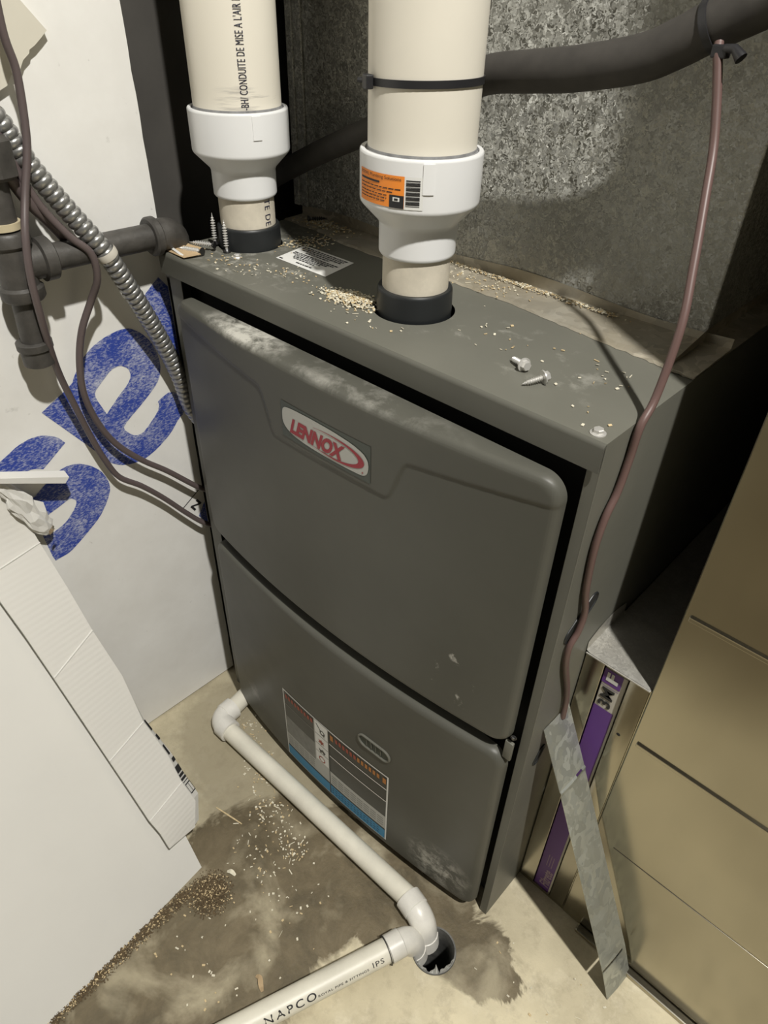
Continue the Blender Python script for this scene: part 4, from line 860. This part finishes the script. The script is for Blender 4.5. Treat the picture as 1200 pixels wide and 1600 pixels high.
chips('wood_shavings', 'pale wood shavings scattered over the furnace top', [(0.155, 0.060, H, 0.045, 0.02, 0, 40), (0.09, 0.035, H, 0.05, 0.03, 0, 55), (0.28, 0.03, H, 0.05, 0.015, 0, 16), (0.40, 0.10, H, 0.09, 0.04, 0, 22), (0.50, 0.09, H, 0.035, 0.05, 0, 16), (0.515, 0.025, H, 0.02, 0.01, 0, 4), (0.085, 0.14, H, 0.03, 0.04, 0.002, 150), (0.06, 0.19, H+0.003, 0.05, 0.018, 0.002, 220)], 0.0026, ['shav', 'wood'], 2)
chips('plenum_sawdust', 'line of sawdust on the foil tape below the plenum', [(0.22+0.03*k, 0.2015-0.0004*k, H+0.003, 0.022, 0.005, 0.002, 90) for k in range(8)] + [(0.30, 0.18, H+0.002, 0.07, 0.02, 0, 90)], 0.0020, ['wood', 'shav'], 3)
chips('floor_shavings', 'wood shavings scattered over the damp concrete floor', [(0.17, -0.075, 0, 0.06, 0.035, 0, 60), (0.235, -0.105, 0, 0.05, 0.030, 0, 70), (0.29, -0.115, 0, 0.035, 0.022, 0.002, 60), (0.27, -0.15, 0, 0.06, 0.04, 0, 50), (0.33, -0.17, 0, 0.09, 0.06, 0, 40), (0.09, -0.04, 0, 0.04, 0.02, 0, 40), (0.66, -0.03, 0, 0.09, 0.06, 0, 20), (0.33, -0.28, 0, 0.09, 0.07, 0, 30)], 0.0034, ['shav', 'shav', 'wood'], 4)
chips('sawdust_drift', 'brown sawdust drift along the leaning carton foot', [(0.262, -0.235, 0, 0.026, 0.026, 0.007, 2600)] + [(0.240+0.0012*k, -0.265-0.03*k, 0, 0.010, 0.022, 0.004, 420) for k in range(7)], 0.0022, ['brownsaw', 'brownsaw', 'brownsaw', 'brownsaw', 'brownsaw', 'wood'], 5)
# a few shavings large enough to single out
def sliver(name, label, pts, wd, m):
    P_ = spline(pts, 5); q = MB(); vs = []
    for i, p in enumerate(P_):
        t = (P_[min(i+1, len(P_)-1)]-P_[max(i-1, 0)]).normalized(); n_ = Vector((-t.y, t.x, 0)).normalized(); w_ = wd*(0.35+0.65*math.sin(PI*(0.08+0.84*i/(len(P_)-1))))
        vs += [p+n_*w_/2, p-n_*w_/2, p-n_*w_/2+Vector((0, 0, 0.0006)), p+n_*w_/2+Vector((0, 0, 0.0006))]
    L = len(P_); q.add(vs, [(i*4+k, (i+1)*4+k, (i+1)*4+(k+1) % 4, i*4+(k+1) % 4) for i in range(L-1) for k in range(4)] + [(3, 2, 1, 0), tuple((L-1)*4+k for k in range(4))], m)
    return tag(q.build(name), label, 'wood shaving')
sliver('wood_splinter', 'long pale wood splinter on the floor beside the carton flap', [(0.1668,-0.1572,0.0006),(0.190,-0.152,0.0012),(0.2145,-0.1462,0.0006)], 0.0022, 'wood')
sliver('wood_shaving', 'curled tan wood shaving on the floor behind the NAPCO pipe', [(0.3835,-0.2528,0.0006),(0.390,-0.2515,0.0050),(0.398,-0.2560,0.0060),(0.4027,-0.2581,0.0008)], 0.0062, 'kraft')
sliver('wood_shaving', 'thick pale wood shaving on the floor beside the sawdust drift', [(0.2544,-0.2017,0.0006),(0.2600,-0.1985,0.0040),(0.2668,-0.1969,0.0006)], 0.0058, 'shav')
